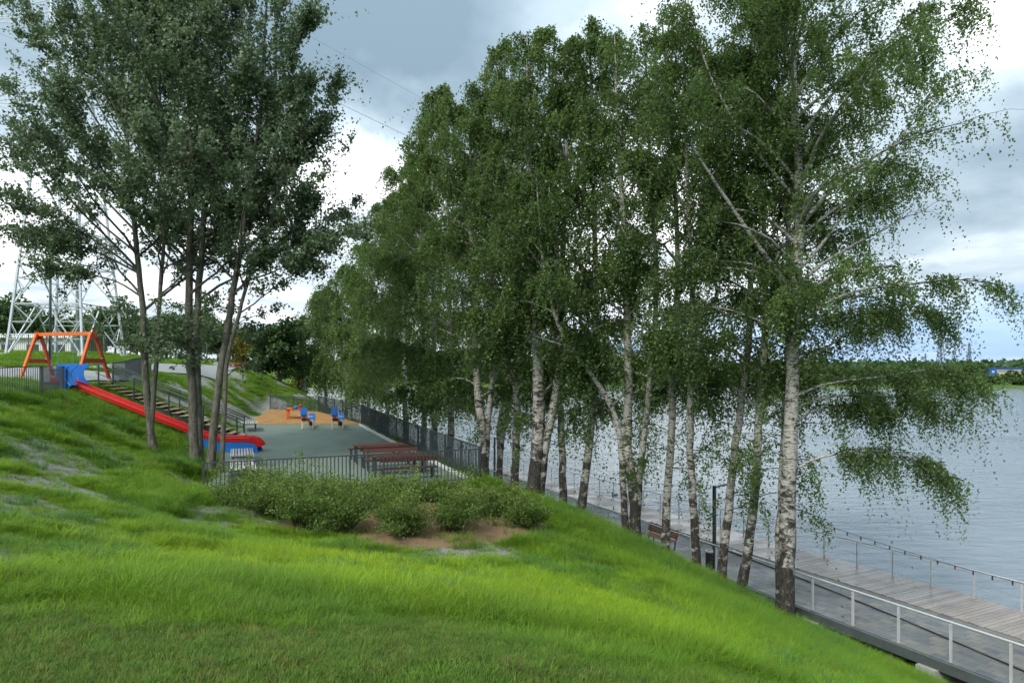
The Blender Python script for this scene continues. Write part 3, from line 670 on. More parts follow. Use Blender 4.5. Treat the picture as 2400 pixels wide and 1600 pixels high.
# ------------------------------------------------------------------ slide
SY = 33.0
SL = empty('slide', (-13.2, SY, pz(0, SY)), 'long red embankment slide with blue animal shaped side boards', 'slide')
path = [(-21.9, 7.42), (-21.3, 7.38), (-20.8, 7.22)]
for t_ in np.linspace(0.08, 1, 14): path.append((-20.8 + (6.3) * t_, 7.22 - 2.52 * t_))
for a_ in np.linspace(0, 1, 7)[1:]: path.append((-14.5 + 1.25 * a_, 4.70 - 0.5 * a_ + 0.23 * a_ * a_))
path += [(-12.7, 4.42), (-12.35, 4.41), (-12.15, 4.36), (-12.02, 4.25), (-11.97, 4.12)]
path = np.array(path); path[:, 0] -= 0.25; path[:, 1] += np.interp(path[:, 0], [-21, -15.2, -13.6], [-0.05, -0.02, 0.13])
sec = [(0.68 * a_, 0.72 * b_) for a_, b_ in [(-0.40, 0.30), (-0.36, 0.335), (-0.31, 0.31), (-0.29, 0.10), (-0.22, 0.02), (0, 0), (0.22, 0.02), (0.29, 0.10), (0.31, 0.31), (0.36, 0.335), (0.40, 0.30), (0.385, -0.05), (0, -0.08), (-0.385, -0.05)]]
tg = np.gradient(path, axis=0); tg /= np.linalg.norm(tg, axis=1, keepdims=True)
V = []; 
for (x, z), (tx, tz_) in zip(path, tg):
    for sy, sz in sec: V.append((x - tz_ * sz, SY + sy, z + tx * sz))
m = len(sec); F = [(i * m + j, i * m + (j + 1) % m, (i + 1) * m + (j + 1) % m, (i + 1) * m + j) for i in range(len(path) - 1) for j in range(m)]
F += [tuple(range(m)), tuple((len(path) - 1) * m + j for j in range(m))][::-1]
MB().add(V, F).build('chute', RED, SL)
white_line = paint('pale_red_strip', (0.62, 0.12, 0.10), 0.4)  # paler red strip along one side of the chute
for sy in (-0.278,):
    P = [(x - tz_ * 0.15, SY + sy, z + tx * 0.15) for (x, z), (tx, tz_) in zip(path[2:-3], tg[2:-3])]
    MB().tube(P, 0.012, 5).build('lip', white_line, SL)
for sy in (-0.30, 0.27):
    up = [(x, z - 0.055) for x, z in path[14:-1]]; g0 = pz(0, SY) - 0.02
    MB().prism([(p[0], max(p[1], g0 + .05)) for p in up] + [(-12.12, g0), (-15.0, g0)], SY + sy, SY + sy + 0.03).build('base_panel', BLUE, SL)
Z1 = 1600 / SY
prof = [(598, 594), (640, 597), (690, 600), (716, 595), (748, 594), (764, 606), (766, 620), (752, 636), (728, 648), (716, 668), (714, 694), (720, 720), (738, 748), (764, 776), (762, 790), (742, 794), (715, 790), (703, 800), (690, 822), (660, 836), (600, 836)]
prof = [((x * .2551 - 1200) / Z1, CAMZ - (700 + y * .2551 - HOR) / Z1) for x, y in prof]
eye_m = paint('painted_eye', (0.02, 0.03, 0.06), 0.4); lineM = paint('pale_blue_line', (0.45, 0.62, 0.85), 0.5)
for sy in (-0.47, 0.43):
    p_ = MB().prism(prof, SY + sy, SY + sy + 0.04).build('side_board', BLUE, SL, 0.006)
    ex, ez = (685 * .2551 - 1200) / Z1, CAMZ - (700 + 628 * .2551 - HOR) / Z1
    MB().prism([(ex + .04 * math.cos(a), ez + .022 * math.sin(a)) for a in np.linspace(0, 6.28, 12)[:-1]], SY + sy - 0.004, SY + sy + 0.0).build('eye', eye_m, p_)
    fin = [(664, 722), (662, 745), (675, 765), (700, 785), (708, 800)]
    MB().tube([((x * .2551 - 1200) / Z1, SY + sy - 0.004, CAMZ - (700 + y * .2551 - HOR) / Z1) for x, y in fin], 0.009, 5).build('fin_line', lineM, p_)
MB().box((-21.95, SY + 0.44, 7.62), (0.75, 0.03, 1.10)).build('entry_panel', BLUE, SL); MB().box((-22.0, SY, 7.19), (0.6, 0.85, 0.4)).build('platform', DARK, SL)
# ------------------------------------------------------------------ swing
sx_, sy_ = -23.3, 35.6; sgz = gz(sx_, sy_)
SW = empty('swing', (sx_, sy_, sgz + 0.06), 'orange wooden swing frame standing before the lattice pylon', 'swing', None, R(-17))
H = 2.38; hl = 1.85
MB().box((0, 0, H), (2 * hl + 0.25, 0.15, 0.18)).build('beam', ORANGE, SW, 0.01, local=True)
for sg in (-1, 1):
    x = sg * hl
    for f, mt in ((-1, ORANGE), (1, ORANGER)):
        lg = MB().bar((x, f * 0.10, H + 0.03), (x + sg * 0.06, f * 0.95, 0.0), 0.13, 0.16, (1, 0, 0)).build('leg', mt, SW, 0.008, local=True)
        MB().bar((x + sg * 0.057, f * 0.92, 0.07), (x + sg * 0.062, f * 0.965, -0.05), 0.135, 0.165, (1, 0, 0)).build('foot', CREAM, lg, local=True)
    cbs = MB().bar((x + sg * 0.1, -0.62, 0.98), (x + sg * 0.1, 0.62, 0.98), 0.06, 0.22).build('crossbar', ORANGER, SW, 0.006, local=True)
    MB().prism([(0.17 * math.cos(a), H - 0.06 + 0.25 * math.sin(a)) for a in np.linspace(0, 2 * math.pi, 18)[:-1]], x + sg * 0.09, x + sg * 0.12, 'x').build('plate', REDPLATE, SW, local=True)
    for f in (-1, 1): MB().box((x + sg * .07, f * 0.5, 1.1), (0.05, 0.05, 0.05)).build('bolt', CREAM, SW, local=True)
for x in (-0.75, 0.75):
    for dx in (-0.22, 0.22): MB().tube([(x + dx, 0, H - 0.06), (x + dx, 0.02, 0.52)], 0.016, 5).build('rope', paint('blue_green_rope', (0.10, 0.24, 0.30), 0.8), SW, local=True)
    MB().box((x, 0.02, 0.48), (0.46, 0.22, 0.05)).build('seat', BLACK, SW, 0.01, local=True)
# ------------------------------------------------------------------ picnic tables and benches
ANG = math.atan2(3.1, 8.9)
def picnic_table(loc, label):
    r = empty('picnic_table', loc, label, 'table', 'picnic tables', ANG)
    for i in range(4): MB().box((0, -0.3 + 0.2 * i, 0.76), (2.2, 0.19, 0.05)).build('top_plank', BROWN, r, 0.006, local=True)
    for sx in (-0.98, 0.98):
        for sy in (-0.3, 0.3): MB().box((sx, sy, 0.36), (0.07, 0.07, 0.74)).build('leg', DARK, r, local=True)
        MB().box((sx, 0, 0.70), (0.06, 0.66, 0.06)).build('top_bearer', DARK, r, local=True)
    MB().box((0, 0, 0.62), (1.94, 0.05, 0.06)).build('stretcher', DARK, r, local=True)
def back_bench(loc, label, face=1, back=True):
    r = empty('garden_bench', loc, label, 'bench', 'picnic benches', ANG + (0 if face > 0 else math.pi))
    for i in range(3): MB().box((0, -0.13 + 0.13 * i, 0.44), (2.2, 0.12, 0.045)).build('seat_plank', BROWN, r, 0.005, local=True)
    if back: MB().box((0, -0.26, 0.80), (2.2, 0.04, 0.17), M=Matrix.Rotation(R(8), 4, 'X')).build('back_plank', BROWN, r, 0.006, local=True)
    for sx in (-0.95, 0.95):
        MB().box((sx, 0.15, 0.21), (0.06, 0.06, 0.42)).build('leg', DARK, r, local=True)
        MB().bar((sx, -0.18, 0.0), (sx, -0.24, 0.88 if back else 0.42), 0.06, 0.05).build('rear_leg', DARK, r, local=True)
        MB().box((sx, 0, 0.40), (0.05, 0.36, 0.04)).build('bearer', DARK, r, local=True)
def pg(x, y): return (x, y, pz(x, y) + 0.012)
back_bench(pg(-6.35, 31.1), 'backless dark red bench on the seesaw side of the picnic tables', -1, False)
picnic_table(pg(-5.85, 29.95), 'dark red picnic table with open green floor behind it')
back_bench(pg(-5.3, 28.75), 'dark red bench backing onto the second picnic set, facing the seesaws', 1)
back_bench(pg(-4.9, 27.85), 'dark red bench between the picnic tables, facing the shrubs', -1)
picnic_table(pg(-4.45, 26.9), 'dark red picnic table just behind the front fence')
back_bench(pg(-3.95, 25.95), 'dark red bench against the front fence with its back to the shrubs', 1)
def slat_lounger(loc, rz, L, label, wd=0.82, k=7):
    r = empty('slatted_bench', loc, label, 'bench', 'grey slatted benches', rz)
    for i in range(k): MB().box((0, -wd / 2 + wd * (i + .5) / k, 0.46), (L, wd / k * 0.66, 0.035)).build('slat', GREYW, r, 0.004, local=True)
    for sx in (-L / 2 + 0.12, 0, L / 2 - 0.12):
        MB().box((sx, 0, 0.42), (0.06, wd, 0.04)).build('crossbar', DARK, r, local=True)
        for sy in (-wd / 2 + .06, wd / 2 - .06): MB().box((sx, sy, 0.2), (0.05, 0.05, 0.4)).build('leg', DARK, r, local=True)
    for sy in (-wd / 2 - 0.03, wd / 2 + 0.03): MB().box((0, sy, 0.44), (L, 0.02, 0.07)).build('side_strip', paint('pale_edge_strip', (0.62, 0.62, 0.60), 0.5), r, local=True)
BA = math.atan2(6.2, -2.5)
slat_lounger((-10.45, 26.5, pz(0, 26.5) + .01), BA, 2.9, 'long grey slatted bench behind the front fence and bin')
slat_lounger((-11.75, 29.7, pz(0, 29.7) + .01), BA, 2.9, 'long grey slatted bench ending at the blue slide base')
slat_lounger((-16.0, 41.6, pz(0, 41.6) + .01), R(112), 2.2, 'dark slatted bench at the foot of the wooden stairs', 0.8, 6)
bin_((-9.5, 23.75, pz(0, 23.75) + 0.01), 0.28, 0.84, 'dark round litter bin with pale rim behind the front fence', paint('bin_dark_blue', (0.02, 0.03, 0.045), 0.5))
# ------------------------------------------------------------------ seesaws and play table
def seesaw(loc, rz, label):
    r = empty('seesaw', loc, label, 'seesaw', 'seesaws', rz); tilt = Matrix.Rotation(R(-11), 4, 'X')
    def T(p): return np.array(tilt @ Vector(p)) + np.array([0, 0, 0.55])
    MB().box(T((0, 0, 0)), (0.24, 2.5, 0.10), M=tilt).build('plank', REDPLATE, r, 0.008, local=True)
    MB().box(T((0, 0, 0.06)), (0.225, 1.5, 0.02), M=tilt).build('decking', ORANGE, r, local=True)
    for sg in (-1, 1):
        for dx in (-0.13, 0.13): MB().tube([T((dx, -1.25 * sg, 0.0)), T((dx, -0.4 * sg, 0.03))], 0.022, 6).build('side_tube', CREAM, r, local=True)
        MB().box(T((0, sg * 1.15, 0.10)), (0.36, 0.34, 0.05), M=tilt).build('seat', BLUE, r, 0.01, local=True)
        bk = MB()
        bk.prism([(-0.2, 0.0), (0.2, 0.0), (0.21, 0.36), (0.15, 0.46), (0.08, 0.48), (-0.08, 0.48), (-0.15, 0.46), (-0.21, 0.36)], -0.02, 0.02)
        bk.v = [tuple(T((p[0], sg * 1.34 + p[1], 0.12 + p[2]))) for p in bk.v]
        bk.build('backrest', BLUE, r, 0.006, local=True)
        MB().tube([T((-0.21, sg * 1.34, 0.1)), T((-0.22, sg * 1.1, 0.28)), T((-0.17, sg * 0.85, 0.32)), T((0.17, sg * 0.85, 0.32)), T((0.22, sg * 1.1, 0.28)), T((0.21, sg * 1.34, 0.1))], 0.02, 6).build('grab_rail', CREAM, r, local=True, smooth=True)
        q = T((0, sg * 1.2, -0.12)); MB().box((q[0], q[1], q[2]), (0.26, 0.22, 0.2), M=tilt).build('bumper', BLACK, r, 0.03, local=True)
    for dx in (-0.32, 0.32): MB().tube([(dx, 0.16, -0.02), (dx, 0.12, 0.50), (dx, -0.12, 0.50), (dx, -0.16, -0.02)], 0.03, 6).build('stand', CREAM, r, local=True)
    MB().tube([(-0.32, 0, 0.5), (0.32, 0, 0.5)], 0.03, 8).build('axle', CREAM, r, local=True)
seesaw((-12.65, 42.3, pz(0, 42.4) + .015), R(6), 'blue and orange seesaw next to the orange play table')
seesaw((-10.8, 42.3, pz(0, 42.4) + .015), R(6), 'blue and orange seesaw nearer the riverside fence')
PT = empty('play_table', (-15.35, 48.4, pz(0, 48.4) + .02), 'low orange wooden sand play table with blue and red toppings', 'play table', None, R(8))
for i in range(4): MB().box((0, -0.33 + 0.22 * i, 0.66), (1.25, 0.21, 0.05)).build('top_plank', ORANGER, PT, 0.006, local=True)
for sx in (-0.52, 0.52):
    for sy in (-0.33, 0.33): MB().box((sx, sy, 0.32), (0.11, 0.11, 0.64)).build('leg', ORANGE, PT, 0.006, local=True)
MB().box((0, 0, 0.12), (1.1, 0.08, 0.06)).build('stretcher', ORANGER, PT, local=True)
MB().lathe((0.02, 0, 0.69), [(0.10, 0), (0.17, 0.06), (0.18, 0.14), (0.10, 0.19)], 12).build('bucket', BLUE, PT, local=True)
MB().lathe((0.32, 0.1, 0.69), [(0.06, 0), (0.06, 0.2), (0.09, 0.26), (0.03, 0.36)], 10).build('post_toy', RED, PT, local=True)
MB().box((-0.35, -0.05, 0.73), (0.35, 0.4, 0.08)).build('tray', ORANGE, PT, 0.01, local=True)
MB().box((0.38, -0.22, 0.73), (0.22, 0.2, 0.08)).build('tray', RED, PT, 0.01, local=True)
# ------------------------------------------------------------------ lattice pylons
def leg_at(base, top, f): return base * (1 - f) + top * f
def pylon(name, loc, label, H, hw, waist, arms, mat, bar, levels, group, rz=0.0, sub=True, insul=None):
    r = empty(name, loc, label, 'pylon', group, rz)
    def corner(i, z):
        zz = z / H
        w_ = np.interp(zz, [0, waist[0], 1], [hw, waist[1], waist[2]])
        sx, sy = [(-1, -1), (1, -1), (1, 1), (-1, 1)][i]; return np.array([sx * w_, sy * w_, z])
    zs_ = [0.0]
    for f in levels: zs_.append(f * H)
    for i in range(4):
        b = MB()
        for z0, z1 in zip(zs_[:-1], zs_[1:]): b.bar(corner(i, z0), corner(i, z1), bar * 1.9, bar * 1.9)
        lg = b.build('leg', mat, r, local=True)
        MB().box(corner(i, 0.05) + (0, 0, 0), (bar * 6, bar * 6, 0.5)).build('footing', CONCL, r, local=True)
    for j, (z0, z1) in enumerate(zip(zs_[:-1], zs_[1:])):
        b = MB()
        for i in range(4):
            A0, A1, B0, B1 = corner(i, z0), corner(i, z1), corner((i + 1) % 4, z0), corner((i + 1) % 4, z1)
            b.bar(A1, B1, bar, bar)
            if sub and j < 3:
                M = (A1 + B1) / 2
                b.bar(A0, M, bar, bar).bar(B0, M, bar, bar)
                for f in (0.33, 0.66):
                    pa, pb = A0 + (A1 - A0) * f, A0 + (M - A0) * f; b.bar(pa, pb, bar * .7, bar * .7)
                    pc, pd = B0 + (B1 - B0) * f, B0 + (M - B0) * f; b.bar(pc, pd, bar * .7, bar * .7)
                    b.bar(A0 + (A1 - A0) * (f + .34), pb, bar * .6, bar * .6).bar(B0 + (B1 - B0) * (f + .34), pd, bar * .6, bar * .6)
            else: b.bar(A0, B1, bar * .8, bar * .8).bar(B0, A1, bar * .8, bar * .8)
        if sub and j < 3: b.bar(corner(0, z1), corner(2, z1), bar * .8, bar * .8).bar(corner(1, z1), corner(3, z1), bar * .8, bar * .8)
        b.build('bracing', mat, r, local=True)
    ends = []
    for (zf, L, th) in arms:
        z = zf * H
        for sg in (-1, 1):
            w_ = corner(1, z)[0]; tip = np.array([sg * L, 0, z]); b = MB()
            for sy in (-1, 1):
                b.bar((sg * w_, sy * w_, z), tip, bar * .8, bar * .8).bar((sg * w_, sy * w_, z + th), tip, bar * .8, bar * .8)
                if sub:
                    for f in (0.3, 0.6): b.bar(np.array((sg * w_, sy * w_, z)) * (1 - f) + tip * f, np.array((sg * w_, sy * w_, z + th)) * (1 - f) + tip * f, bar * .6, bar * .6)
            b.build('cross_arm', mat, r, local=True)
            ends.append(tip)
            if insul is not None:
                MB().lathe(tip + (0, 0, 0), [(0.03 if i % 2 else insul[0], -0.1 - insul[1] * i / 12) for i in range(13)], 8).build('insulator', GLASSG, r, local=True)
    return r, ends
GLASSG = paint('green_glass_insulator', (0.20, 0.42, 0.36), 0.2, 0, 0.1)
NPX, NPY = -35.7, 54.9
npz = min(gz(NPX + a, NPY + b) for a in (-2.9, 2.9) for b in (-2.9, 2.9)) + 0.1
PYA = R(1)
_, ends = pylon('lattice_pylon', (NPX, NPY, npz), 'tall pale lattice pylon standing behind the swing frame', 41, 2.9, (0.62, 0.85, 0.45), [(0.50, 6.5, 1.3), (0.66, 8.2, 1.3), (0.82, 5.6, 1.2)], GALV, 0.08,
                [0.10, 0.175, 0.24, 0.30, 0.37, 0.44, 0.50, 0.56, 0.61, 0.66, 0.71, 0.76, 0.82, 0.88, 0.94, 1.0], 'power line pylons', PYA, True, (0.16, 1.5))
far_specs = [(2205, 560, 41, 'tall distant lattice pylon beyond the river, biggest of the far ones', (0.5, 1.4, 0.5)), (2272, 905, 40, 'smaller far pylon standing beyond the birch twigs over the river', (0.5, 1.4, .5)), (2169, 1500, 40, 'tiny far pylon between the portal mast and the big distant pylon', (0.5, 1.4, .5))]
far_ends = None
for u, d, Hh, lab, ws in far_specs:
    x = (u - 1200) / FPX * d
    _, e = pylon('lattice_pylon', (x, d, 3.0), lab, Hh, 3.4, ws, [(0.66, 4.6, 1.2), (0.79, 6.4, 1.4), (0.92, 4.2, 1.0)], FARST, 0.20 if d < 600 else 0.3, [0.12, 0.22, 0.31, 0.4, 0.48, 0.55, 0.61, 0.67, 0.73, 0.79, 0.85, 0.92, 1.0], 'power line pylons', R(6), False, (0.3, 2.4))
    if far_ends is None: far_ends = [np.array([x, d, 3.0]) + v for v in e]
pm_ = empty('portal_mast', ((2138 - 1200) / FPX * 1100, 1100, 2), 'distant twin-legged mast above the far tree line', 'mast')
for dx in (-4, 4):
    MB().bar((dx, 0, 0), (dx, 0, 24), 1.0, 1.0).build('leg', FARST, pm_, local=True)
for z_ in (11, 15.5, 20, 24): MB().bar((-6, 0, z_), (6, 0, z_), 0.6, 0.6).build('crossbar', FARST, pm_, local=True)
# conductors from the near pylon across the river and away past the viewer
wire_m = paint('aluminium_wire', (0.16, 0.17, 0.18), 0.6)
ca, sa_ = math.cos(PYA), math.sin(PYA)
wr = empty('power_line', (NPX, NPY, npz), 'thin power lines strung from the lattice pylon across the river', 'power line')
wl = empty('power_line', (NPX, NPY, npz), 'thin power lines running from the pylon behind the poplar crown away from the river', 'power line')
for q, e in enumerate(ends):
    A = np.array([NPX + e[0] * ca - e[1] * sa_, NPY + e[0] * sa_ + e[1] * ca, npz + e[2]]); Bp = far_ends[q] - (0, 0, 1.5)
    T = np.linspace(0, 1, 70); P = A[None] * (1 - T[:, None]) + Bp[None] * T[:, None]; P[:, 2] -= 13 * 4 * T * (1 - T)
    MB().tube(P, np.interp(T, [0, 0.1, 1], [0.011, 0.014, 0.08]), 4).build('wire', wire_m, wr)
    C = A + np.array([-170, -95, 6.0]); P = A[None] * (1 - T[:, None]) + C[None] * T[:, None]; P[:, 2] -= 7 * 4 * T * (1 - T)
    MB().tube(P, 0.012, 4).build('wire', wire_m, wl)
    d_ = (P[3] - A) / np.linalg.norm(P[3] - A)
    MB().tube([A + d_ * 2.6 * f for f in np.linspace(0, 1, 21)], [0.16 if i % 2 else 0.05 for i in range(21)], 8).build('insulator', GLASSG, wl)
# poles among the pylon legs
for (u, d, top, w_, lab, m_) in ((118, 45, 15.5, 0.17, 'slim dark lamp pole standing between swing and pylon', DARK), (184, 58, 26.0, 0.42, 'thick grey round pole inside the pylon legs', GALV), (375, 60, 14.5, 0.12, 'thin grey pole behind the forked poplar stem', GALV)):
    x = (u - 1200) / FPX * d; g = gz(x, d)
    r = empty('utility_pole', (x, d, g), lab, 'pole')
    MB().tube([(0, 0, -0.2), (0, 0, top - g)], [w_ * .55, w_ * 0.4], 10).build('shaft', m_, r, local=True, smooth=True)
    MB().lathe((0, 0, 0), [(w_ * 1.1, -0.1), (w_ * 1.1, 0.08), (w_ * .6, 0.1)], 10).build('base', m_, r, local=True)
# low white building behind the bar fence, planter box, white sign, notice
bx = -56.5; by = 84; bz = gz(bx, by) - 0.9
hb = empty('service_building', (bx, by, bz), 'low white flat roofed building behind the pylon', 'building')
MB().box((0, 0, 1.5), (9, 7, 3.2)).build('wall', paint('white_render', (0.55, 0.56, 0.56), 0.8), hb, local=True)
MB().box((0, 0, 3.25), (10, 8, 0.5)).build('roof', paint('white_roof_edge', (0.72, 0.74, 0.76), 0.7), hb, 0.02, local=True)
for i in range(3): MB().box((-3 + 3 * i, -3.51, 1.7), (1.4, 0.06, 1.1)).build('window', paint('dark_window', (0.03, 0.04, 0.05), 0.15), hb, local=True)
px_, py_ = (550 - 1200) / FPX * 66, 66; pzz = gz(px_, py_)
BARR = paint('brown_timber', (0.20, 0.075, 0.035), 0.7); pl = empty('timber_barrier', (px_, py_, pzz), 'low brown timber post and rail barrier on the bank top', 'barrier', None, R(-20))
for i in range(7): MB().box((-1.5 + 0.5 * i, 0, 0.22), (0.12, 0.12, 0.46)).build('post', BARR, pl, local=True)
for z_ in (0.12, 0.48): MB().box((0, -0.07, z_), (3.3, 0.05, 0.1)).build('rail', BARR, pl, local=True)
x_, y_ = (588 - 1200) / FPX * 68, 68.0; g_ = gz(x_, y_)
sg_ = empty('notice_board', (x_, y_, g_), 'small white notice board by the yellowing bushes', 'sign')
MB().box((0, 0, 0.7), (0.06, 0.06, 1.5)).build('post', DARK, sg_, local=True); MB().box((0, -0.05, 1.15), (0.26, 0.03, 0.5)).build('panel', paint('white_panel', (0.75, 0.75, 0.72), 0.5), sg_, local=True)
# ------------------------------------------------------------------ landing stage and boats far along the near bank
ls = empty('landing_stage', (-78, 250, 0), 'pale floating landing stage with cabin beyond the drooping birches', 'landing stage')
white = paint('boat_white', (0.62, 0.64, 0.66), 0.5)
MB().box((0, 0, 0.25), (30, 6, 0.9)).build('pontoon', CONC, ls, 0.05, local=True)
cab = MB().box((-9, 0, 2.7), (5, 4, 4.0)).build('cabin', white, ls, 0.05, local=True)
for i in range(3): MB().box((-10.5 + 1.5 * i, -2.02, 3.2), (0.9, 0.05, 1.1)).build('window', paint('dark_window', (0.03, 0.04, 0.05), 0.15), cab, local=True)
MB().box((-9, 0, 4.85), (5.6, 4.6, 0.3)).build('roof', GALV, ls, local=True)
for i in range(7): MB().box((-4 + 3.2 * i, -2.8, 1.3), (0.16, 0.16, 1.3)).build('rail_post', white, ls, local=True)
MB().box((5.5, -2.8, 1.9), (20, 0.12, 0.14)).build('rail', white, ls, local=True)
MB().tube([(-6, 0, 0.5), (-6, 0, 11)], 0.22, 8).build('mast', GALV, ls, local=True)
ls2 = empty('motor_boat', (-50, 236, -0.1), 'long low motor boat moored past the birch trunks', 'boat')
hull = [(-6, 0.0), (6.2, 0.0), (7.6, 1.2), (-6.4, 1.0)]
MB().prism(hull, -1.3, 1.3).build('hull', paint('boat_dark_hull', (0.05, 0.06, 0.08), 0.4), ls2, 0.1, local=True)
MB().prism([(-4, 1.0), (3.2, 1.0), (2.2, 2.2), (-4, 2.2)], -1.0, 1.0).build('cabin', white, ls2, 0.05, local=True)
for i in range(4): MB().box((-3.2 + 1.4 * i, -1.02, 1.7), (0.9, 0.05, 0.5)).build('window', paint('dark_window', (0.03, 0.04, 0.05), 0.15), ls2, local=True)
by_ = empty('buoy', ((1772 - 1200) / FPX * 290, 290, -0.1), 'small red buoy floating near the far shore', 'buoy')
MB().lathe((0, 0, 0), [(0.1, -0.2), (0.7, 0.1), (0.6, 0.5), (0.3, 1.3), (0.1, 1.5)], 12).build('float', RED, by_, local=True)
mp = px(712, 928, 75); mb_ = empty('mooring_post', (mp[0], mp[1], gz(mp[0], mp[1])), 'dark square post beside the dense round tree on the bank', 'post')
MB().box((0, 0, 0.9), (0.3, 0.3, 1.9)).build('shaft', DARK, mb_, local=True); MB().box((0, 0, 1.9), (0.4, 0.4, 0.12)).build('cap', DARK, mb_, local=True)
# ------------------------------------------------------------------ far shore
def m_shore(t):
    n = nnoise(t, geopos(t), 0.06, 6, 0.65)
    return bsdf(t, nramp(t, n, [(0.3, (0.045, 0.085, 0.02)), (0.65, (0.10, 0.16, 0.03)), (0.8, (0.16, 0.17, 0.06))]), 0.95, spec=0.1).outputs[0]
fx = np.arange(-260, 1900, 12.0); rows = []
for off, z_ in ((0, -0.3), (3, 0.25), (14, 0.7), (60, 2.0), (200, 3.0), (1500, 3.5), (4000, 4)):
    rows.append(np.stack([fx, 299 + off + 10 * np.sin(fx * 0.02) * (1 if off < 50 else 0) + (fbm(fx, fx * 0, 30, 4) - .5) * 8, np.full_like(fx, z_)], 1))
V = np.concatenate(rows); nfx = len(fx); I = (np.arange(len(rows) - 1)[:, None] * nfx + np.arange(nfx - 1)[None, :]).ravel()
tagged(link('far_shore', np_mesh('far_shore', V, np.stack([I, I + 1, I + nfx + 1, I + nfx], 1), None, True), material('far_shore_grass', m_shore)), 'low green far bank of the river', 'shore', kind='structure')
# wooded ridge on the horizon
def m_ridge(t):
    p = geopos(t); n = nnoise(t, nvmath(t, 'MULTIPLY', p, (1, 1, 2.0)), 0.03, 8, 0.7)
    return bsdf(t, nramp(t, n, [(0.3, (0.030, 0.060, 0.045)), (0.7, (0.075, 0.12, 0.075))]), 1.0, spec=0.0).outputs[0]
hx = np.arange(-1500, 4200, 9.0); prof_ = 24 + 9 * fbm(hx, hx * 0, 420, 8) + 5 * vnoise(hx, hx * 0, 17, 2) + 3 * vnoise(hx, hx * 0, 9, 3)
rows = [np.stack([hx, np.full_like(hx, 2300 + o) + 40 * vnoise(hx, hx * 0 + o, 60, 5), z], 1) for o, z in ((0, prof_ * 0), (8, prof_ * .4), (40, prof_ * 0.75), (110, prof_), (500, prof_ * 0.95))]
V = np.concatenate(rows); k_ = len(hx); I = (np.arange(4)[:, None] * k_ + np.arange(k_ - 1)[None, :]).ravel()
tagged(link('hills', np_mesh('hills', V, np.stack([I, I + 1, I + k_ + 1, I + k_], 1)), material('wooded_ridge', m_ridge)), 'low wooded ridge along the horizon', 'hills', kind='structure')
def far_building(u0, u1, v0, d, depth, zb, label, wallm, nwin, roofm=None, rows_=1):
    x0, x1 = (u0 - 1200) / FPX * d, (u1 - 1200) / FPX * d; zt = CAMZ + (HOR - v0) / FPX * d
    r = empty('far_building', ((x0 + x1) / 2, d, zb), label, 'building'); w_ = x1 - x0; h_ = zt - zb
    MB().box((0, depth / 2, h_ / 2), (w_, depth, h_)).build('wall', wallm, r, local=True)
    MB().box((0, depth / 2, h_ + 0.25), (w_ + .8, depth + .8, 0.5)).build('roof', roofm or wallm, r, local=True)
    wm = MB().box((0, 0, 0), (w_ / nwin * 0.5, 0.2, 1.3)).mesh('window')
    for j in range(rows_):
        for i in range(nwin): link('window', wm, paint('pale_window', (0.45, 0.50, 0.55), 0.3), r, (-w_ / 2 + w_ * (i + .5) / nwin, -0.1, h_ - 2.6 - 3 * j))
far_building(2322, 2490, 863, 520, 22, 2.5, 'long bright blue industrial building across the river', paint('blue_cladding', (0.02, 0.10, 0.42), 0.5, 0, 0.1, 0.1), 14, paint('blue_roof_edge', (0.03, 0.07, 0.25), 0.5))
far_building(2372, 2460, 868, 470, 14, 2.2, 'cream building standing in front of the blue one across the river', paint('cream_wall', (0.52, 0.48, 0.36), 0.8, 0, 0.1, 0.1), 8)
far_building(2262, 2304, 867, 480, 14, 2.2, 'pale grey building half hidden by trees across the river', paint('pale_grey_wall', (0.42, 0.44, 0.46), 0.8, 0, 0.1, 0.1), 5)
# ------------------------------------------------------------------ trees
def leaf_mat(name, c0, c1, c2, trans=0.35, tcol=(0.16, 0.26, 0.02), rough=0.45):
    def f(t):
        c = nramp(t, attr(t, 'tint'), [(0.0, c0), (0.55, c1), (1.0, c2)])
        b = bsdf(t, c, rough, spec=0.35)
        tr = t.nodes.new('ShaderNodeBsdfTranslucent'); t.links.new(nmix(t, 0.5, c, tcol), tr.inputs[0])
        m = t.nodes.new('ShaderNodeMixShader'); m.inputs[0].default_value = trans
        t.links.new(b.outputs[0], m.inputs[1]); t.links.new(tr.outputs[0], m.inputs[2]); return m.outputs[0]
    return material(name, f)
BIRCHL = leaf_mat('birch_leaf', (0.036, 0.074, 0.026), (0.074, 0.134, 0.042), (0.155, 0.230, 0.066), 0.48, (0.22, 0.31, 0.03))
POPL = leaf_mat('poplar_leaf', (0.050, 0.088, 0.044), (0.100, 0.155, 0.080), (0.215, 0.270, 0.165), 0.36, (0.16, 0.25, 0.06))
DARKL = leaf_mat('dark_leaf', (0.016, 0.042, 0.012), (0.034, 0.078, 0.018), (0.07, 0.12, 0.03), 0.25, (0.10, 0.17, 0.02))
MIDL = leaf_mat('mid_green_leaf', (0.030, 0.070, 0.016), (0.060, 0.115, 0.026), (0.11, 0.165, 0.045), 0.3, (0.12, 0.2, 0.03))
YELL = leaf_mat('yellowing_leaf', (0.08, 0.10, 0.015), (0.15, 0.15, 0.02), (0.24, 0.16, 0.02), 0.3, (0.3, 0.22, 0.02))
SHRUBL = leaf_mat('spirea_leaf', (0.058, 0.108, 0.024), (0.120, 0.190, 0.038), (0.240, 0.320, 0.065), 0.38, (0.24, 0.32, 0.03), 0.55)
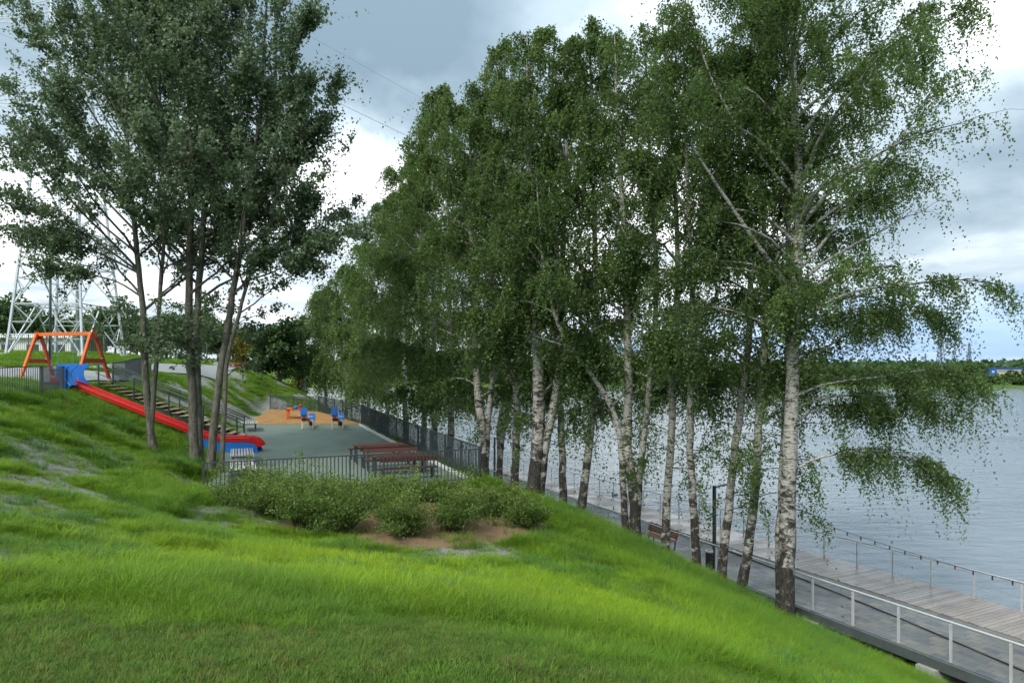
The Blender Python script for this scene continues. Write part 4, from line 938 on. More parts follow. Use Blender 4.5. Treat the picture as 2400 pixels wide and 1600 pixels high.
def m_birch(t):
    o = objco(t); r = attr(t, 'rad'); sp_ = t.nodes.new('ShaderNodeSeparateXYZ'); t.links.new(o, sp_.inputs[0]); h = sp_.outputs[2]
    dash = nnoise(t, nvmath(t, 'MULTIPLY', o, (5, 5, 26)), 1.0, 3, 0.5, 0.5)
    fine = nnoise(t, nvmath(t, 'MULTIPLY', o, (8, 8, 70)), 1.0, 3, 0.6)
    big = nnoise(t, nvmath(t, 'MULTIPLY', o, (2.6, 2.6, 4.0)), 1.0, 5, 0.65, 0.8)
    fiss = nnoise(t, nvmath(t, 'MULTIPLY', o, (16, 16, 5)), 1.0, 5, 0.7, 0.6)
    white = nramp(t, fine, [(0.3, (0.22, 0.215, 0.19)), (0.65, (0.42, 0.41, 0.375))])
    blk = nramp(t, fiss, [(0.35, (0.012, 0.011, 0.010)), (0.62, (0.055, 0.048, 0.042)), (0.8, (0.26, 0.24, 0.21))])
    f1 = nmath(t, 'MULTIPLY', nmath(t, 'SUBTRACT', dash, 0.56), 16.0, clamp=True)
    f2 = nmath(t, 'MULTIPLY', nmath(t, 'SUBTRACT', big, 0.57), 12.0, clamp=True)
    basek = nmath(t, 'MULTIPLY', nmath(t, 'SUBTRACT', nmath(t, 'ADD', nmath(t, 'MULTIPLY', nmath(t, 'SUBTRACT', big, 0.5), 12.0), nmath(t, 'ADD', nmath(t, 'MULTIPLY', objrand(t), 0.9), nmath(t, 'ADD', nmath(t, 'MULTIPLY', r, 7.0), 0.45))), nmath(t, 'MULTIPLY', h, 0.52)), 0.75, clamp=True)
    f = nmath(t, 'MAXIMUM', nmath(t, 'MAXIMUM', f1, f2), basek)
    c = nmix(t, f, white, blk)
    thin = nmath(t, 'MULTIPLY', nmath(t, 'SUBTRACT', 0.026, r), 80.0, clamp=True)
    c = nmix(t, thin, c, (0.045, 0.036, 0.030))
    return bsdf(t, c, 0.8, spec=0.25, normal=bump(t, nmath(t, 'ADD', nmath(t, 'MULTIPLY', fiss, basek), nmath(t, 'MULTIPLY', dash, -0.4)), 0.8, 0.04)).outputs[0]
def m_poplar(t):
    o = objco(t); n = nnoise(t, nvmath(t, 'MULTIPLY', o, (12, 12, 3)), 1.0, 6, 0.65, 0.4); ring = nnoise(t, nvmath(t, 'MULTIPLY', o, (3, 3, 20)), 1.0, 3, 0.5)
    c = nramp(t, n, [(0.3, (0.035, 0.033, 0.026)), (0.5, (0.10, 0.096, 0.074)), (0.75, (0.19, 0.185, 0.145))])
    k = nmath(t, 'MULTIPLY', nmath(t, 'SUBTRACT', ring, 0.6), 8.0, clamp=True)
    c = nmix(t, k, c, (0.05, 0.045, 0.04))
    return bsdf(t, c, 0.85, spec=0.2, normal=bump(t, n, 0.6, 0.03)).outputs[0]
BIRCHB = material('birch_bark', m_birch); POPB = material('poplar_bark', m_poplar)
TWIGB = paint('twig_bark', (0.06, 0.045, 0.035), 0.9)
def leaves(C, A, size, g, asp=0.42, var=0.35, tri=False):
    """one four-cornered leaf per centre; C start, A hanging direction"""
    n = len(C); A = A / (np.linalg.norm(A, axis=1, keepdims=True) + 1e-9)
    W = np.cross(A, g.normal(size=(n, 3))); W /= np.linalg.norm(W, axis=1, keepdims=True) + 1e-9
    N = np.cross(A, W); s = (size * (1 + var * (g.random(n) * 2 - 1)))[:, None]
    if tri: V = np.stack([C + W * s * asp, C - W * s * asp, C + A * s], 1).reshape(-1, 3); return V, np.arange(3 * n).reshape(n, 3)
    v0 = C; v1 = C + A * s * 0.42 + W * s * asp + N * s * 0.06; v2 = C + A * s; v3 = C + A * s * 0.42 - W * s * asp + N * s * 0.06
    V = np.stack([v0, v1, v2, v3], 1).reshape(-1, 3); F = np.arange(4 * n).reshape(n, 4)
    return V, F
class Limbs:
    def __init__(s): s.V = []; s.F = []; s.R = []; s.n = 0
    def add(s, pts, rad, n=6):
        V, F, r = tube_arrays(pts, rad, n); s.V.append(V); s.F.append(F + s.n); s.R.append(r); s.n += len(V)
    def mesh(s, name, off):
        return np_mesh(name, np.concatenate(s.V) - np.array(off), np.concatenate(s.F), {'rad': ('FLOAT', 'POINT', np.concatenate(s.R).astype(np.float32))}, True)
def smooth_path(pts, n):
    pts = np.array(pts, float); s = np.concatenate([[0], np.cumsum(np.linalg.norm(np.diff(pts, axis=0), axis=1))])
    q = np.linspace(0, s[-1], n); P = np.stack([np.interp(q, s, pts[:, i]) for i in range(3)], 1)
    for _ in range(2): P[1:-1] = 0.25 * P[:-2] + 0.5 * P[1:-1] + 0.25 * P[2:]
    return P
def unit(v): return v / (np.linalg.norm(v) + 1e-9)
def grow_branch(P0, az, el, L, bend, k, g, wob=0.12):
    P = [P0]; st = L / k
    for i in range(k):
        e = el - bend * (i / k); a = az + g.normal() * wob; e += g.normal() * wob * 0.6
        P.append(P[-1] + st * np.array([math.cos(a) * math.cos(e), math.sin(a) * math.cos(e), math.sin(e)])); az = az * 0.8 + a * 0.2
    return np.array(P)
def tree(name, label, stems, r0, zc, Rm, seed, kind, nstr, lsize, group=None, nprim=26, limbs=(), prof=None, per=14, flare=1.5, az_bias=None, droop=1.0):
    """stems: list of point lists from the ground up; zc crown base height; Rm crown radius"""
    g = np.random.default_rng(seed); base = np.array(stems[0][0], float); base[2] = gz(base[0], base[1]) if base[1] < 200 else base[2]
    root = empty(name, base, label, 'tree', group)
    T = Limbs(); S0 = []; SD = []; SL = []; SW = []
    def sprout(P, w_, d0):                       # remember twig starts along a polyline
        for i in range(len(P)):
            S0.append(P[i]); SD.append(d0 if i == len(P) - 1 else unit(P[min(i + 1, len(P) - 1)] - P[max(i - 1, 0)])); SW.append(w_[i] if hasattr(w_, '__len__') else w_)
    birch = kind == 'birch'
    for si, st in enumerate(stems):
        st = [np.array(p, float) for p in st]
        if si == 0 or np.hypot(*(st[0][:2] - base[:2])) < 0.6: st[0] = np.array([st[0][0], st[0][1], min(st[0][2], gz(st[0][0], st[0][1]) + 0.02) - 0.25])
        P = smooth_path(st, 34); P[1:, :2] += g.normal(size=(33, 2)) * 0.012
        rs = (r0[si] if hasattr(r0, '__len__') else r0) * (0.9 if birch else 1.0)
        f = np.linspace(0, 1, len(P)); rad = rs * (1 - f) ** 0.8 + 0.018
        if si == 0: rad = rad * (1 + (flare - 1) * np.exp(-((P[:, 2] - P[0, 2]) / 0.55)))
        T.add(P, rad, 12)
        zt = P[-1, 2]; cnt = max(5, int(nprim / len(stems) ** 0.5))
        for b in range(cnt):
            ff = ((b + g.random()) / cnt) ** 0.9; z = zc + (zt - zc) * ff * 0.98
            i = int(np.argmin(abs(P[:, 2] - z))); p0 = P[i]
            az = b * 2.4 + g.normal() * 0.4
            if az_bias is not None and g.random() < 0.55: az = az_bias[0] + g.normal() * az_bias[1]
            pr = (prof or ((lambda q: (1 - q) ** 0.65 * (0.62 + 0.38 * min(1, q / 0.3)) + 0.06) if birch else (lambda q: (1 - q) ** 0.6 * (0.75 + 0.25 * min(1, q / 0.2)) + 0.08)))(ff)
            L = Rm * pr * g.uniform(0.78, 1.18)
            el, bend = (R(g.uniform(22, 45) + 25 * ff), R(g.uniform(30, 62))) if birch else (R(g.uniform(28, 45) + 22 * ff), R(g.uniform(-18, 8)))
            B_ = grow_branch(p0, az, el, L / max(0.62, math.cos(el - bend * .5)), bend, 8, g)
            rb = min(rad[i] * 0.55, 0.012 + 0.016 * L)
            T.add(B_, np.linspace(rb, 0.007, 9), 5)
            bw = g.gamma(1.5, 0.6) + 0.08; tv = np.linspace(0, 1, 9); sprout(B_[3:], bw * (0.8 + 0.6 * tv[3:]), unit(B_[-1] - B_[-2]))
            for s in range(int(5 + 3 * L / 2)):
                j = g.integers(2, 9); d = unit(B_[j] - B_[j - 1]); a2 = math.atan2(d[1], d[0]) + g.choice([-1, 1]) * g.uniform(0.4, 1.15)
                e2 = math.asin(np.clip(d[2], -1, 1)) * 0.6 + R(g.uniform(-12, 24)) if birch else math.asin(np.clip(d[2], -1, 1)) + R(g.uniform(-15, 20))
                L2 = L * g.uniform(0.22, 0.48) * (1.15 - 0.06 * j)
                C_ = grow_branch(B_[j], a2, e2, L2, R(45) if birch else R(-10), 4, g, 0.2)
                T.add(C_, np.linspace(0.010, 0.003, 5), 3); sprout(C_[1:], list(bw * np.array([0.8, 1, 1.2, 1.3])), unit(C_[-1] - C_[-2]))
        for b in range(9 if len(stems) == 1 else 6):     # thin low boughs hanging below the main crown
            z = zc - g.uniform(0.0, 3.4 if birch else 2.2); i = int(np.argmin(abs(P[:, 2] - z)))
            if P[i, 2] < base[2] + 2.4: continue
            az = g.random() * 6.283; L = g.uniform(0.9, 2.3) * (1 if birch else 1.2)
            B_ = grow_branch(P[i], az, R(g.uniform(5, 40)), L, R(g.uniform(40, 75)) if birch else R(20), 6, g, 0.18)
            T.add(B_, np.linspace(0.018, 0.004, 7), 4); sprout(B_[2:], list(g.uniform(0.5, 1.1) * np.linspace(0.6, 1.5, 5)), unit(B_[-1] - B_[-2]))
        sprout(P[-5:], 1.0, np.array([0, 0, 1.0]))
    for lm in limbs:                              # limbs measured in the photograph
        lw = lm.get('w', 1.0) * (0.72 if birch else 1.0); P = smooth_path(lm['p'], 14); T.add(P, np.linspace(lm['r'], 0.010, 14), 7)
        sprout(P[7:], 1.3 * lw, unit(P[-1] - P[-2]))
        for s in range(lm.get('n', 16)):
            j = g.integers(int(14 * lm.get('t0', 0.4)), 14); d = unit(P[j] - P[j - 1])
            a2 = math.atan2(d[1], d[0]) + g.choice([-1, 1]) * g.uniform(0.2, 1.0); e2 = math.asin(np.clip(d[2], -1, 1)) * 0.7 + R(g.uniform(-20, 25))
            C_ = grow_branch(P[j], a2, e2, g.uniform(0.5, 1.0) * lm.get('l', 1.6), R(50), 5, g, 0.2)
            T.add(C_, np.linspace(0.014, 0.003, 6), 3); sprout(C_[1:], list(lw * g.uniform(.5, 1.4) * np.array([1, 1.1, 1.2, 1.3, 1.5])), unit(C_[-1] - C_[-2]))
    link('trunk', T.mesh('trunk', base), BIRCHB if birch else POPB, root)
    S0 = np.array(S0); SD = np.array(SD); W_ = np.array(SW, float); W_ /= W_.sum()
    q = g.choice(len(S0), nstr, p=W_); P0 = S0[q] + g.normal(size=(nstr, 3)) * 0.10; D0 = SD[q]
    rnd = g.normal(size=(nstr, 3)); tau = (np.arange(per) + 0.5) / per
    if birch:
        ln = g.gamma(2.6, 0.27, nstr) * droop; out = D0 * 0.45 + rnd * 0.20
        C = P0[:, None] + out[:, None] * (ln[:, None, None] * tau[None, :, None] ** 0.8) + np.array([0, 0, -1.0]) * (ln[:, None, None] * tau[None, :, None] ** 1.35)
        C = C + g.normal(size=C.shape) * 0.04
        A = g.normal(size=C.shape) * 0.75 + np.array([0, 0, -0.75])
    else:
        ln = g.gamma(2.5, 0.2, nstr); out = D0 * 0.8 + rnd * 0.45 + np.array([0, 0, 0.15])
        C = P0[:, None] + out[:, None] * (ln[:, None, None] * tau[None, :, None]); C = C + g.normal(size=C.shape) * 0.07
        A = g.normal(size=C.shape) + np.array([0, 0, -0.35])
    C = C.reshape(-1, 3); A = A.reshape(-1, 3)
    ok = C[:, 2] > ground(C[:, 0], C[:, 1]) + 0.15; C, A = C[ok], A[ok]
    V, F = leaves(C, A, lsize, g, 0.44 if birch else 0.52, 0.35, True)
    tint = np.clip(np.repeat(g.normal(0.47, 0.15, nstr) + (g.normal(0, 0.16, len(S0) // 6 + 1)[q // 6]), per)[ok] + g.normal(0, 0.17, len(C)), 0, 1).astype(np.float32)
    me = np_mesh('crown', V - base, F, {'tint': ('FLOAT', 'FACE', tint)}); tagged(link('crown', me, BIRCHL if birch else POPL, root), kind='stuff')
    return root
def pp(lst, d, dd=0.0): return [px(u, v, d + dd * i) for i, (u, v) in enumerate(lst)]
BG = 'birches along the river bank'
# big birch by the promenade with its measured limbs
Lp = [(1838, 1432), (1842, 1327), (1849, 1122), (1857, 918), (1862, 714), (1875, 561), (1877, 459), (1867, 337), (1859, 184), (1857, 0), (1850, -170)]
lim = []
def L_(pts, d0, d1, r, **k): lim.append(dict(p=[px(u, v, d0 + (d1 - d0) * i / (len(pts) - 1)) for i, (u, v) in enumerate(pts)], r=r, **k))
L_([(1862, 690), (1785, 590), (1684, 440), (1600, 310), (1520, 140)], 20.5, 19.6, 0.085, n=26, l=1.7)
L_([(1868, 470), (1800, 390), (1720, 290), (1650, 150), (1620, 20)], 20.5, 21.6, 0.06, n=20)
L_([(1866, 640), (1940, 560), (2010, 450), (2110, 330), (2190, 200)], 20.5, 21.2, 0.06, n=24, l=1.5)
L_([(1866, 770), (1940, 700), (2040, 672), (2140, 668), (2240, 650), (2330, 665)], 20.5, 19.6, 0.055, n=24, l=1.1, t0=0.45)
L_([(1860, 930), (1920, 900), (2000, 890), (2090, 880), (2190, 860), (2260, 880)], 20.5, 20.0, 0.05, n=34, l=1.3, t0=0.25, w=1.3)
L_([(1852, 1110), (1890, 1078), (1960, 1062), (2060, 1052), (2140, 1075), (2200, 1100)], 20.5, 20.2, 0.045, n=30, l=1.1, t0=0.3, w=1.2)
L_([(1862, 820), (1800, 760), (1700, 720), (1600, 720)], 20.5, 20.0, 0.05, n=22, l=1.5)
L_([(1868, 330), (1950, 220), (2050, 120), (2150, 20)], 20.5, 20.9, 0.06, n=22, l=1.5)
L_([(1866, 560), (1980, 470), (2090, 440), (2150, 430)], 20.5, 22.0, 0.05, n=20, l=1.3)
L_([(1862, 860), (1960, 800), (2040, 740), (2110, 720)], 20.5, 21.8, 0.045, n=22, l=1.2)
L_([(1858, 1000), (1900, 960), (1990, 950), (2060, 960)], 20.5, 21.4, 0.04, n=18, l=1.0)
L_([(1859, 960), (1920, 930), (2000, 925), (2120, 930), (2210, 950)], 20.5, 21.0, 0.04, n=26, l=1.1, t0=0.3)
L_([(1864, 740), (1960, 690), (2080, 700), (2180, 730)], 20.5, 21.0, 0.04, n=22, l=1.2, t0=0.3)
L_([(1856, 120), (1960, 20), (2060, -80), (2140, -150)], 20.5, 20.5, 0.05, n=16, l=1.5)
lprof = lambda q: (1 - q) ** 0.5 * (0.55 + 0.45 * min(1, q / 0.25)) + 0.1
tree('birch_tree', 'largest birch, thick dark-footed trunk next to the promenade edge', [pp(Lp, 20.5)], 0.275, 8.6, 4.5, 101, 'birch', 11800, 0.068, BG, 44, lim, lprof, flare=1.35, droop=0.85)
tree('birch_tree', 'slim pale birch trunk half hidden behind the largest birch', [pp([(1829, 1400), (1828, 1250), (1836, 1100), (1842, 950), (1850, 640), (1846, 520), (1835, 300), (1815, 60), (1800, -60)], 21.6)], 0.15, 7.2, 2.6, 102, 'birch', 2400, 0.08, BG, 22)
spec = [
 ('birch with swept curved foot between lamp post and the largest birch', 22.0, 0.155, [[(1731, 1378), (1748, 1320), (1754, 1272), (1758, 1243), (1766, 1215), (1770, 1167), (1773, 1100), (1777, 1020), (1788, 867), (1795, 714), (1790, 500), (1770, 300), (1760, 20)]]),
 ('leaning birch directly beside the lamp post and black bin', 22.5, 0.15, [[(1688, 1357), (1693, 1301), (1699, 1253), (1706, 1205), (1712, 1157), (1718, 1100), (1725, 1030), (1745, 898), (1757, 796), (1760, 600), (1740, 400), (1720, 90)]]),
 ('straight birch between the lamp post and the park bench', 23.0, 0.145, [[(1636, 1328), (1630, 1256), (1625, 1186), (1620, 1098), (1616, 1010), (1618, 940), (1622, 817), (1622, 650), (1610, 400), (1600, 60)]]),
 ('birch standing in front of the brown park bench', 24.0, 0.155, [[(1559, 1290), (1560, 1203), (1567, 1116), (1573, 1028), (1576, 940), (1576, 888), (1581, 818), (1590, 650), (1580, 400), (1550, 20)]]),
 ('birch forking low into three stems beside the park bench', 24.5, [0.20, 0.13, 0.13], [[(1490, 1262), (1488, 1151), (1474, 1088), (1468, 1045), (1471, 1000), (1473, 958), (1473, 870), (1471, 800), (1468, 600), (1450, 350), (1440, 80)],
   [(1468, 1050), (1453, 1000), (1439, 965), (1418, 923), (1387, 877), (1359, 839), (1331, 807), (1300, 740), (1270, 600), (1255, 400)], [(1489, 1145), (1499, 1098), (1506, 1045), (1515, 975), (1523, 898), (1534, 817), (1540, 640), (1520, 300), (1510, 60)]]),
 ('leaning birch at the top of the dark grass bank, trunk tilting towards the river', 26.0, 0.165, [[(1359, 1216), (1369, 1133), (1378, 1081), (1385, 1017), (1390, 968), (1396, 905), (1397, 817), (1396, 600), (1390, 350), (1380, 40)]]),
 ('knobbly upright birch beside the last shrub of the bed', 27.0, 0.15, [[(1320, 1206), (1318, 1133), (1320, 1088), (1315, 1028), (1315, 958), (1310, 905), (1306, 835), (1304, 800), (1296, 660), (1290, 400), (1300, 60)]]),
 ('stout birch with black flaring base splitting into two stems behind the shrubs', 26.5, [0.30, 0.19], [[(1243, 1185), (1252, 1130), (1262, 1088), (1259, 1024), (1264, 968), (1264, 905), (1260, 835), (1257, 800), (1250, 600), (1240, 400), (1235, 75)],
   [(1262, 1095), (1273, 1074), (1281, 1017), (1292, 975), (1303, 940), (1308, 888), (1310, 760), (1325, 500), (1330, 120)]]),
 ('single birch with dark lower trunk next to the curved twin birch', 28.5, 0.17, [[(1204, 1148), (1208, 1081), (1210, 1017), (1213, 940), (1208, 870), (1204, 800), (1200, 600), (1190, 350), (1180, 90)]]),
 ('slender birch with one bowed stem forking beside the lamp post at the fence corner', 33.0, [0.15, 0.10], [[(1169, 1100), (1173, 1025), (1185, 996), (1190, 958), (1194, 905), (1190, 800), (1180, 500), (1165, 150)],
   [(1173, 1028), (1167, 996), (1173, 958), (1183, 933), (1190, 860), (1210, 700), (1215, 400)]]),
 ('twin stemmed birch with black base right behind the fence corner', 29.5, [0.22, 0.14], [[(1136, 1110), (1134, 1067), (1136, 1007), (1125, 968), (1120, 923), (1117, 870), (1110, 700), (1100, 400), (1105, 210)],
   [(1136, 1010), (1143, 982), (1152, 923), (1159, 853), (1160, 700), (1150, 400), (1150, 150)]]),
]
for i, (lab, d, r_, st) in enumerate(spec):
    tree('birch_tree', lab, [pp(s, d) for s in st], r_, 5.9 + 0.6 * (i % 3), 3.1 if d < 25 else 3.5, 120 + i, 'birch', 3200 if len(st) < 2 else 3900, 0.078 if d < 25 else 0.09, BG, 32 if len(st) == 1 else 40)
hid = [(1052, 1021, 35, 195, 1045), (1021, 1012, 38, 262, 1010), (990, 1003, 41.5, 300, 985), (952, 985, 46.5, 390, 940), (905, 964, 52.5, 470, 905), (866, 950, 60, 560, 860), (810, 935, 68, 625, 800), (765, 925, 77, 680, 760)]
for i, (u, v, d, vt, ut) in enumerate(hid):
    x = (u - 1200) / FPX * d; g_ = gz(x, d); vb = HOR + (CAMZ - g_) * FPX / d
    st = [(u, vb), (u + (-6 if i % 2 else 8) * 25 / d, v - 60 * 25 / d), (u + (ut - u) * .5, (v + vt) / 2), (ut, vt)]
    tree('birch_tree', ['first', 'second', 'third', 'fourth', 'fifth'][i] + ' weeping birch behind the riverside fence counting from the twin stemmed birch at its corner' if i < 5 else ['first', 'second', 'third'][i - 5] + ' weeping birch past the sand area going away from the playground', [pp(st, d)], 0.19, g_ + 2.6, 4.0 if i < 5 else 4.6, 160 + i, 'birch', 3300, 0.115 if d < 50 else 0.145, 'birches behind the riverside fence' if i < 5 else 'birches beyond the sand area', 24, (), None, 13, 1.4, None, 1.9 if i > 3 else 1.5)
# poplars on the slope
PGp = 'poplars on the grass slope'
tree('poplar_tree', 'thin poplar forking near the ground in front of the slide', [pp([(360, 1063), (356, 1030), (354, 1003), (345, 940), (342, 924), (340, 853), (338, 776), (334, 700), (316, 551), (296, 300), (280, 30)], 28),
     pp([(354, 1008), (357, 960), (361, 920), (365, 853), (370, 776), (373, 713), (385, 560), (380, 350), (370, 100)], 28)], [0.135, 0.09], 10.3, 4.9, 201, 'poplar', 6200, 0.105, PGp, 34, [dict(p=pp([(338, 700), (280, 660), (200, 640), (110, 620)], 28, -0.2), r=0.045, n=14, l=1.2), dict(p=pp([(330, 640), (220, 560), (110, 500), (30, 440)], 28, -0.3), r=0.05, n=20, l=1.5), dict(p=pp([(316, 540), (200, 420), (100, 300), (30, 200)], 28, 0.2), r=0.05, n=20, l=1.5), dict(p=pp([(300, 400), (200, 240), (120, 110), (70, 20)], 28, 0.2), r=0.05, n=20, l=1.5), dict(p=pp([(330, 600), (230, 520), (120, 400), (20, 330)], 28, 0.2), r=0.05, n=20, l=1.5), dict(p=pp([(325, 640), (250, 600), (150, 560), (40, 540)], 28, 0.3), r=0.05, n=22, l=1.4), dict(p=pp([(300, 330), (230, 160), (180, 40), (150, -40)], 28, -0.3), r=0.05, n=20, l=1.5)])
tree('poplar_tree', 'thick double trunk poplar at the middle of the group on the slope', [pp([(458, 1083), (455, 1040), (453, 980), (450, 893), (444, 807), (441, 750), (444, 612), (450, 400), (440, 100), (435, -130)], 28),
     pp([(468, 1078), (466, 1040), (464, 980), (461, 893), (461, 807), (461, 750), (475, 561), (482, 350), (490, 50), (495, -100)], 28.15)], [0.175, 0.16], 10.6, 4.5, 202, 'poplar', 5500, 0.105, PGp, 36)
tree('poplar_tree', 'leaning poplar with split upper trunk beside the grey slatted bench', [pp([(492, 1093), (495, 1066), (501, 994), (512, 908), (521, 850), (528, 790), (535, 750), (566, 571), (577, 490), (612, 255), (625, 0), (630, -60)], 27.4),
     pp([(519, 870), (530, 840), (545, 795), (556, 750), (582, 653), (630, 540), (665, 400), (680, 220)], 27.4)], [0.145, 0.085], 10.2, 3.7, 203, 'poplar', 4700, 0.105, PGp, 32, [dict(p=pp([(566, 660), (640, 640), (720, 590), (810, 540)], 27.4, -0.2), r=0.04, n=18, l=1.2), dict(p=pp([(600, 480), (680, 400), (740, 300), (780, 200)], 27.4, 0.2), r=0.05, n=14, l=0.7)])
# ------------------------------------------------------------------ generic leafy trees and bushes: trunk + clumped crown
def clump_meshes(name, seed, rx, ry, rz, ncl, nl, lsize, clr, trunk_h, trunk_r, lean=0.0):
    g = np.random.default_rng(seed); T = Limbs()
    th = trunk_h + rz * 0.9
    P = smooth_path([(0, 0, -0.3), (lean * .3, 0, trunk_h * .6), (lean, 0.05 * rx, th)], 10); T.add(P, np.linspace(trunk_r, trunk_r * 0.25, 10), 7)
    d = g.normal(size=(ncl, 3)); d /= np.linalg.norm(d, axis=1, keepdims=True); rr = g.random(ncl) ** 0.4
    cc = d * rr[:, None] * np.array([rx, ry, rz]) * (0.85 + 0.35 * g.random((ncl, 1))) + np.array([lean, 0, trunk_h + rz])
    for c in cc[::max(1, ncl // 22)]:
        s = P[g.integers(4, 9)]; T.add(smooth_path([s, (s + c) / 2 + (0, 0, -0.1 * rz), c], 5), np.linspace(trunk_r * .35, trunk_r * .06, 5), 4)
    q = g.integers(0, ncl, nl); e = g.normal(size=(nl, 3)); e /= np.linalg.norm(e, axis=1, keepdims=True)
    C = cc[q] + e * (g.random((nl, 1)) ** 0.5) * clr * np.array([1, 1, 0.8]); A = g.normal(size=(nl, 3)) + (0, 0, -0.3)
    C[:, 2] = np.maximum(C[:, 2], 0.05 * rz)
    V, F = leaves(C, A, lsize, g, 0.46)
    tint = np.clip(g.normal(0.45, 0.15, ncl)[q] + g.normal(0, 0.14, nl), 0, 1).astype(np.float32)
    return T.mesh('trunk', (0, 0, 0)), np_mesh('crown', V, F, {'tint': ('FLOAT', 'FACE', tint)})
def place(meshes, name, loc, label, leafm, group=None, rz=0.0, s=(1, 1, 1), cat='tree'):
    r = empty(name, loc, label, cat, group, rz); r.scale = s
    link('trunk', meshes[0], TWIGB, r)
    me = meshes[1]
    c = link('crown', me, leafm, r); tagged(c, kind='stuff')
    if c.material_slots and c.material_slots[0].material is not leafm:
        c.material_slots[0].link = 'OBJECT'; c.material_slots[0].material = leafm
    return r
# dense round tree on the bank and its neighbours
m1 = clump_meshes('round', 301, 2.9, 2.6, 2.6, 60, 9000, 0.26, 0.85, 1.0, 0.16)
p_ = px(655, 905, 64); place(m1, 'round_tree', (p_[0], 64, gz(p_[0], 64) - 0.2), 'dense dark round tree on the bank beyond the sand', DARKL, None, 0.4, (0.98, 1, 0.95))
m2 = clump_meshes('loose', 302, 2.4, 2.2, 3.6, 60, 7000, 0.24, 0.8, 1.2, 0.13)
p_ = px(700, 880, 70); place(m2, 'leafy_tree', (p_[0], 70, gz(p_[0], 70) - 0.2), 'loose lighter tree beside the dense round tree', MIDL, None, 0.4, (0.9, 1, 0.95))
bgm = [clump_meshes('bg', 310 + i, 3.4, 3.2, 3.0 + .5 * i, 46, 4200, 0.34, 1.0, 1.2, 0.16) for i in range(3)]
br = random.Random(5)
for i, (u, d, s_) in enumerate([(-10, 82, 1.0), (45, 88, 1.15), (95, 96, 0.8), (230, 90, 0.95), (270, 84, 1.05), (320, 88, 0.95), (365, 92, 0.8), (400, 84, 0.85), (425, 98, 1.15), (470, 90, 0.95), (510, 80, 0.75), (545, 86, 0.8), (585, 84, 0.85), (612, 92, 1.0), (150, 100, 1.0), (200, 104, 1.0), (-60, 90, 1.3)]):
    x = (u - 1200) / FPX * d; place(bgm[i % 3], 'leafy_tree', (x, d, gz(x, d) - 0.3), 'mid green tree in the row behind the tall bar fence', MIDL if i % 5 else DARKL, 'trees behind the bar fence', br.random() * 6, (s_, s_, s_ * br.uniform(0.7, 0.9)))
mb2 = clump_meshes('bush', 320, 0.9, 0.9, 0.9, 24, 1500, 0.16, 0.4, 0.15, 0.05)
for u, d, s_, lab in ((348, 66, 0.85, 'orange leaved bush by the bar fence behind the poplars'), (572, 69, 1.5, 'yellowing bush behind the timber barrier'), (590, 72, 1.1, 'yellow bush beside the white notice board')):
    x = (u - 1200) / FPX * d; place(mb2, 'yellow_bush', (x, d, gz(x, d) - 0.1), lab, YELL, None, br.random() * 6, (s_, s_, s_ * 1.1), 'bush')
p_ = px(700, 915, 78); place(mb2, 'yellow_bush', (p_[0], 78, gz(p_[0], 78) - 0.1), 'yellowish bush at the water edge past the round tree', YELL, None, 1.0, (1.4, 1.4, 1.2), 'bush')
# far shore trees: prototypes at real size, copied
fm = [clump_meshes('far', 330 + i, 4.6 + .6 * i, 4.6, 3.6 + 0.6 * i, 34, 2600, 0.75, 1.5, 0.6, 0.25) for i in range(4)]
rows_ = [(1560 + 34 * i + br.uniform(-10, 10), 312 + br.uniform(-2, 8), br.uniform(0.55, 0.85)) for i in range(27)]
for i, (u, d, s_) in enumerate(rows_):
    place(fm[i % 4], 'willow_bush', ((u - 1200) / FPX * d, d, 0.3), 'rounded green willow on the far river bank', MIDL, 'willows along the far shore', br.random() * 6, (s_ * 1.25, s_, s_ * 0.8), 'tree')
for i in range(44):
    u = 1030 + i * 13 + br.uniform(-5, 5); d = 322 + br.uniform(0, 50); s_ = br.uniform(1.15, 1.7)
    place(fm[i % 4], 'forest_tree', ((u - 1200) / FPX * d, d, 0.8), 'tall dark tree of the far bank wood seen between birch trunks', DARKL, 'trees of the far wood', br.random() * 6, (s_, s_, s_ * br.uniform(.9, 1.15)), 'tree')
for i in range(34):
    u = 1600 + i * 26 + br.uniform(-9, 9); d = 400 + br.uniform(-40, 60); s_ = br.uniform(0.7, 1.1)
    if 2310 < u < 2420 and d < 470: d = 345; s_ *= 0.62
    place(fm[i % 4], 'forest_tree', ((u - 1200) / FPX * d, d, 1.8), 'green tree behind the willows on the far shore', MIDL, 'trees behind the far willows', br.random() * 6, (s_, s_, s_), 'tree')
g = np.random.default_rng(9); nfl = 60000; xf = g.uniform(-300, 2300, nfl); yf = g.uniform(560, 1500, nfl); zf = 3 + g.random(nfl) ** 0.6 * (11 + 4 * fbm(xf, yf, 60, 3))
V, F = leaves(np.stack([xf, yf, zf], 1), g.normal(size=(nfl, 3)), 3.6, g, 0.45)
tagged(link('distant_forest', np_mesh('distant_forest', V, F, {'tint': ('FLOAT', 'FACE', np.clip(g.normal(.4, .2, nfl), 0, 1).astype(np.float32))}), DARKL), 'distant forest canopy beyond the far shore', 'forest', kind='stuff')
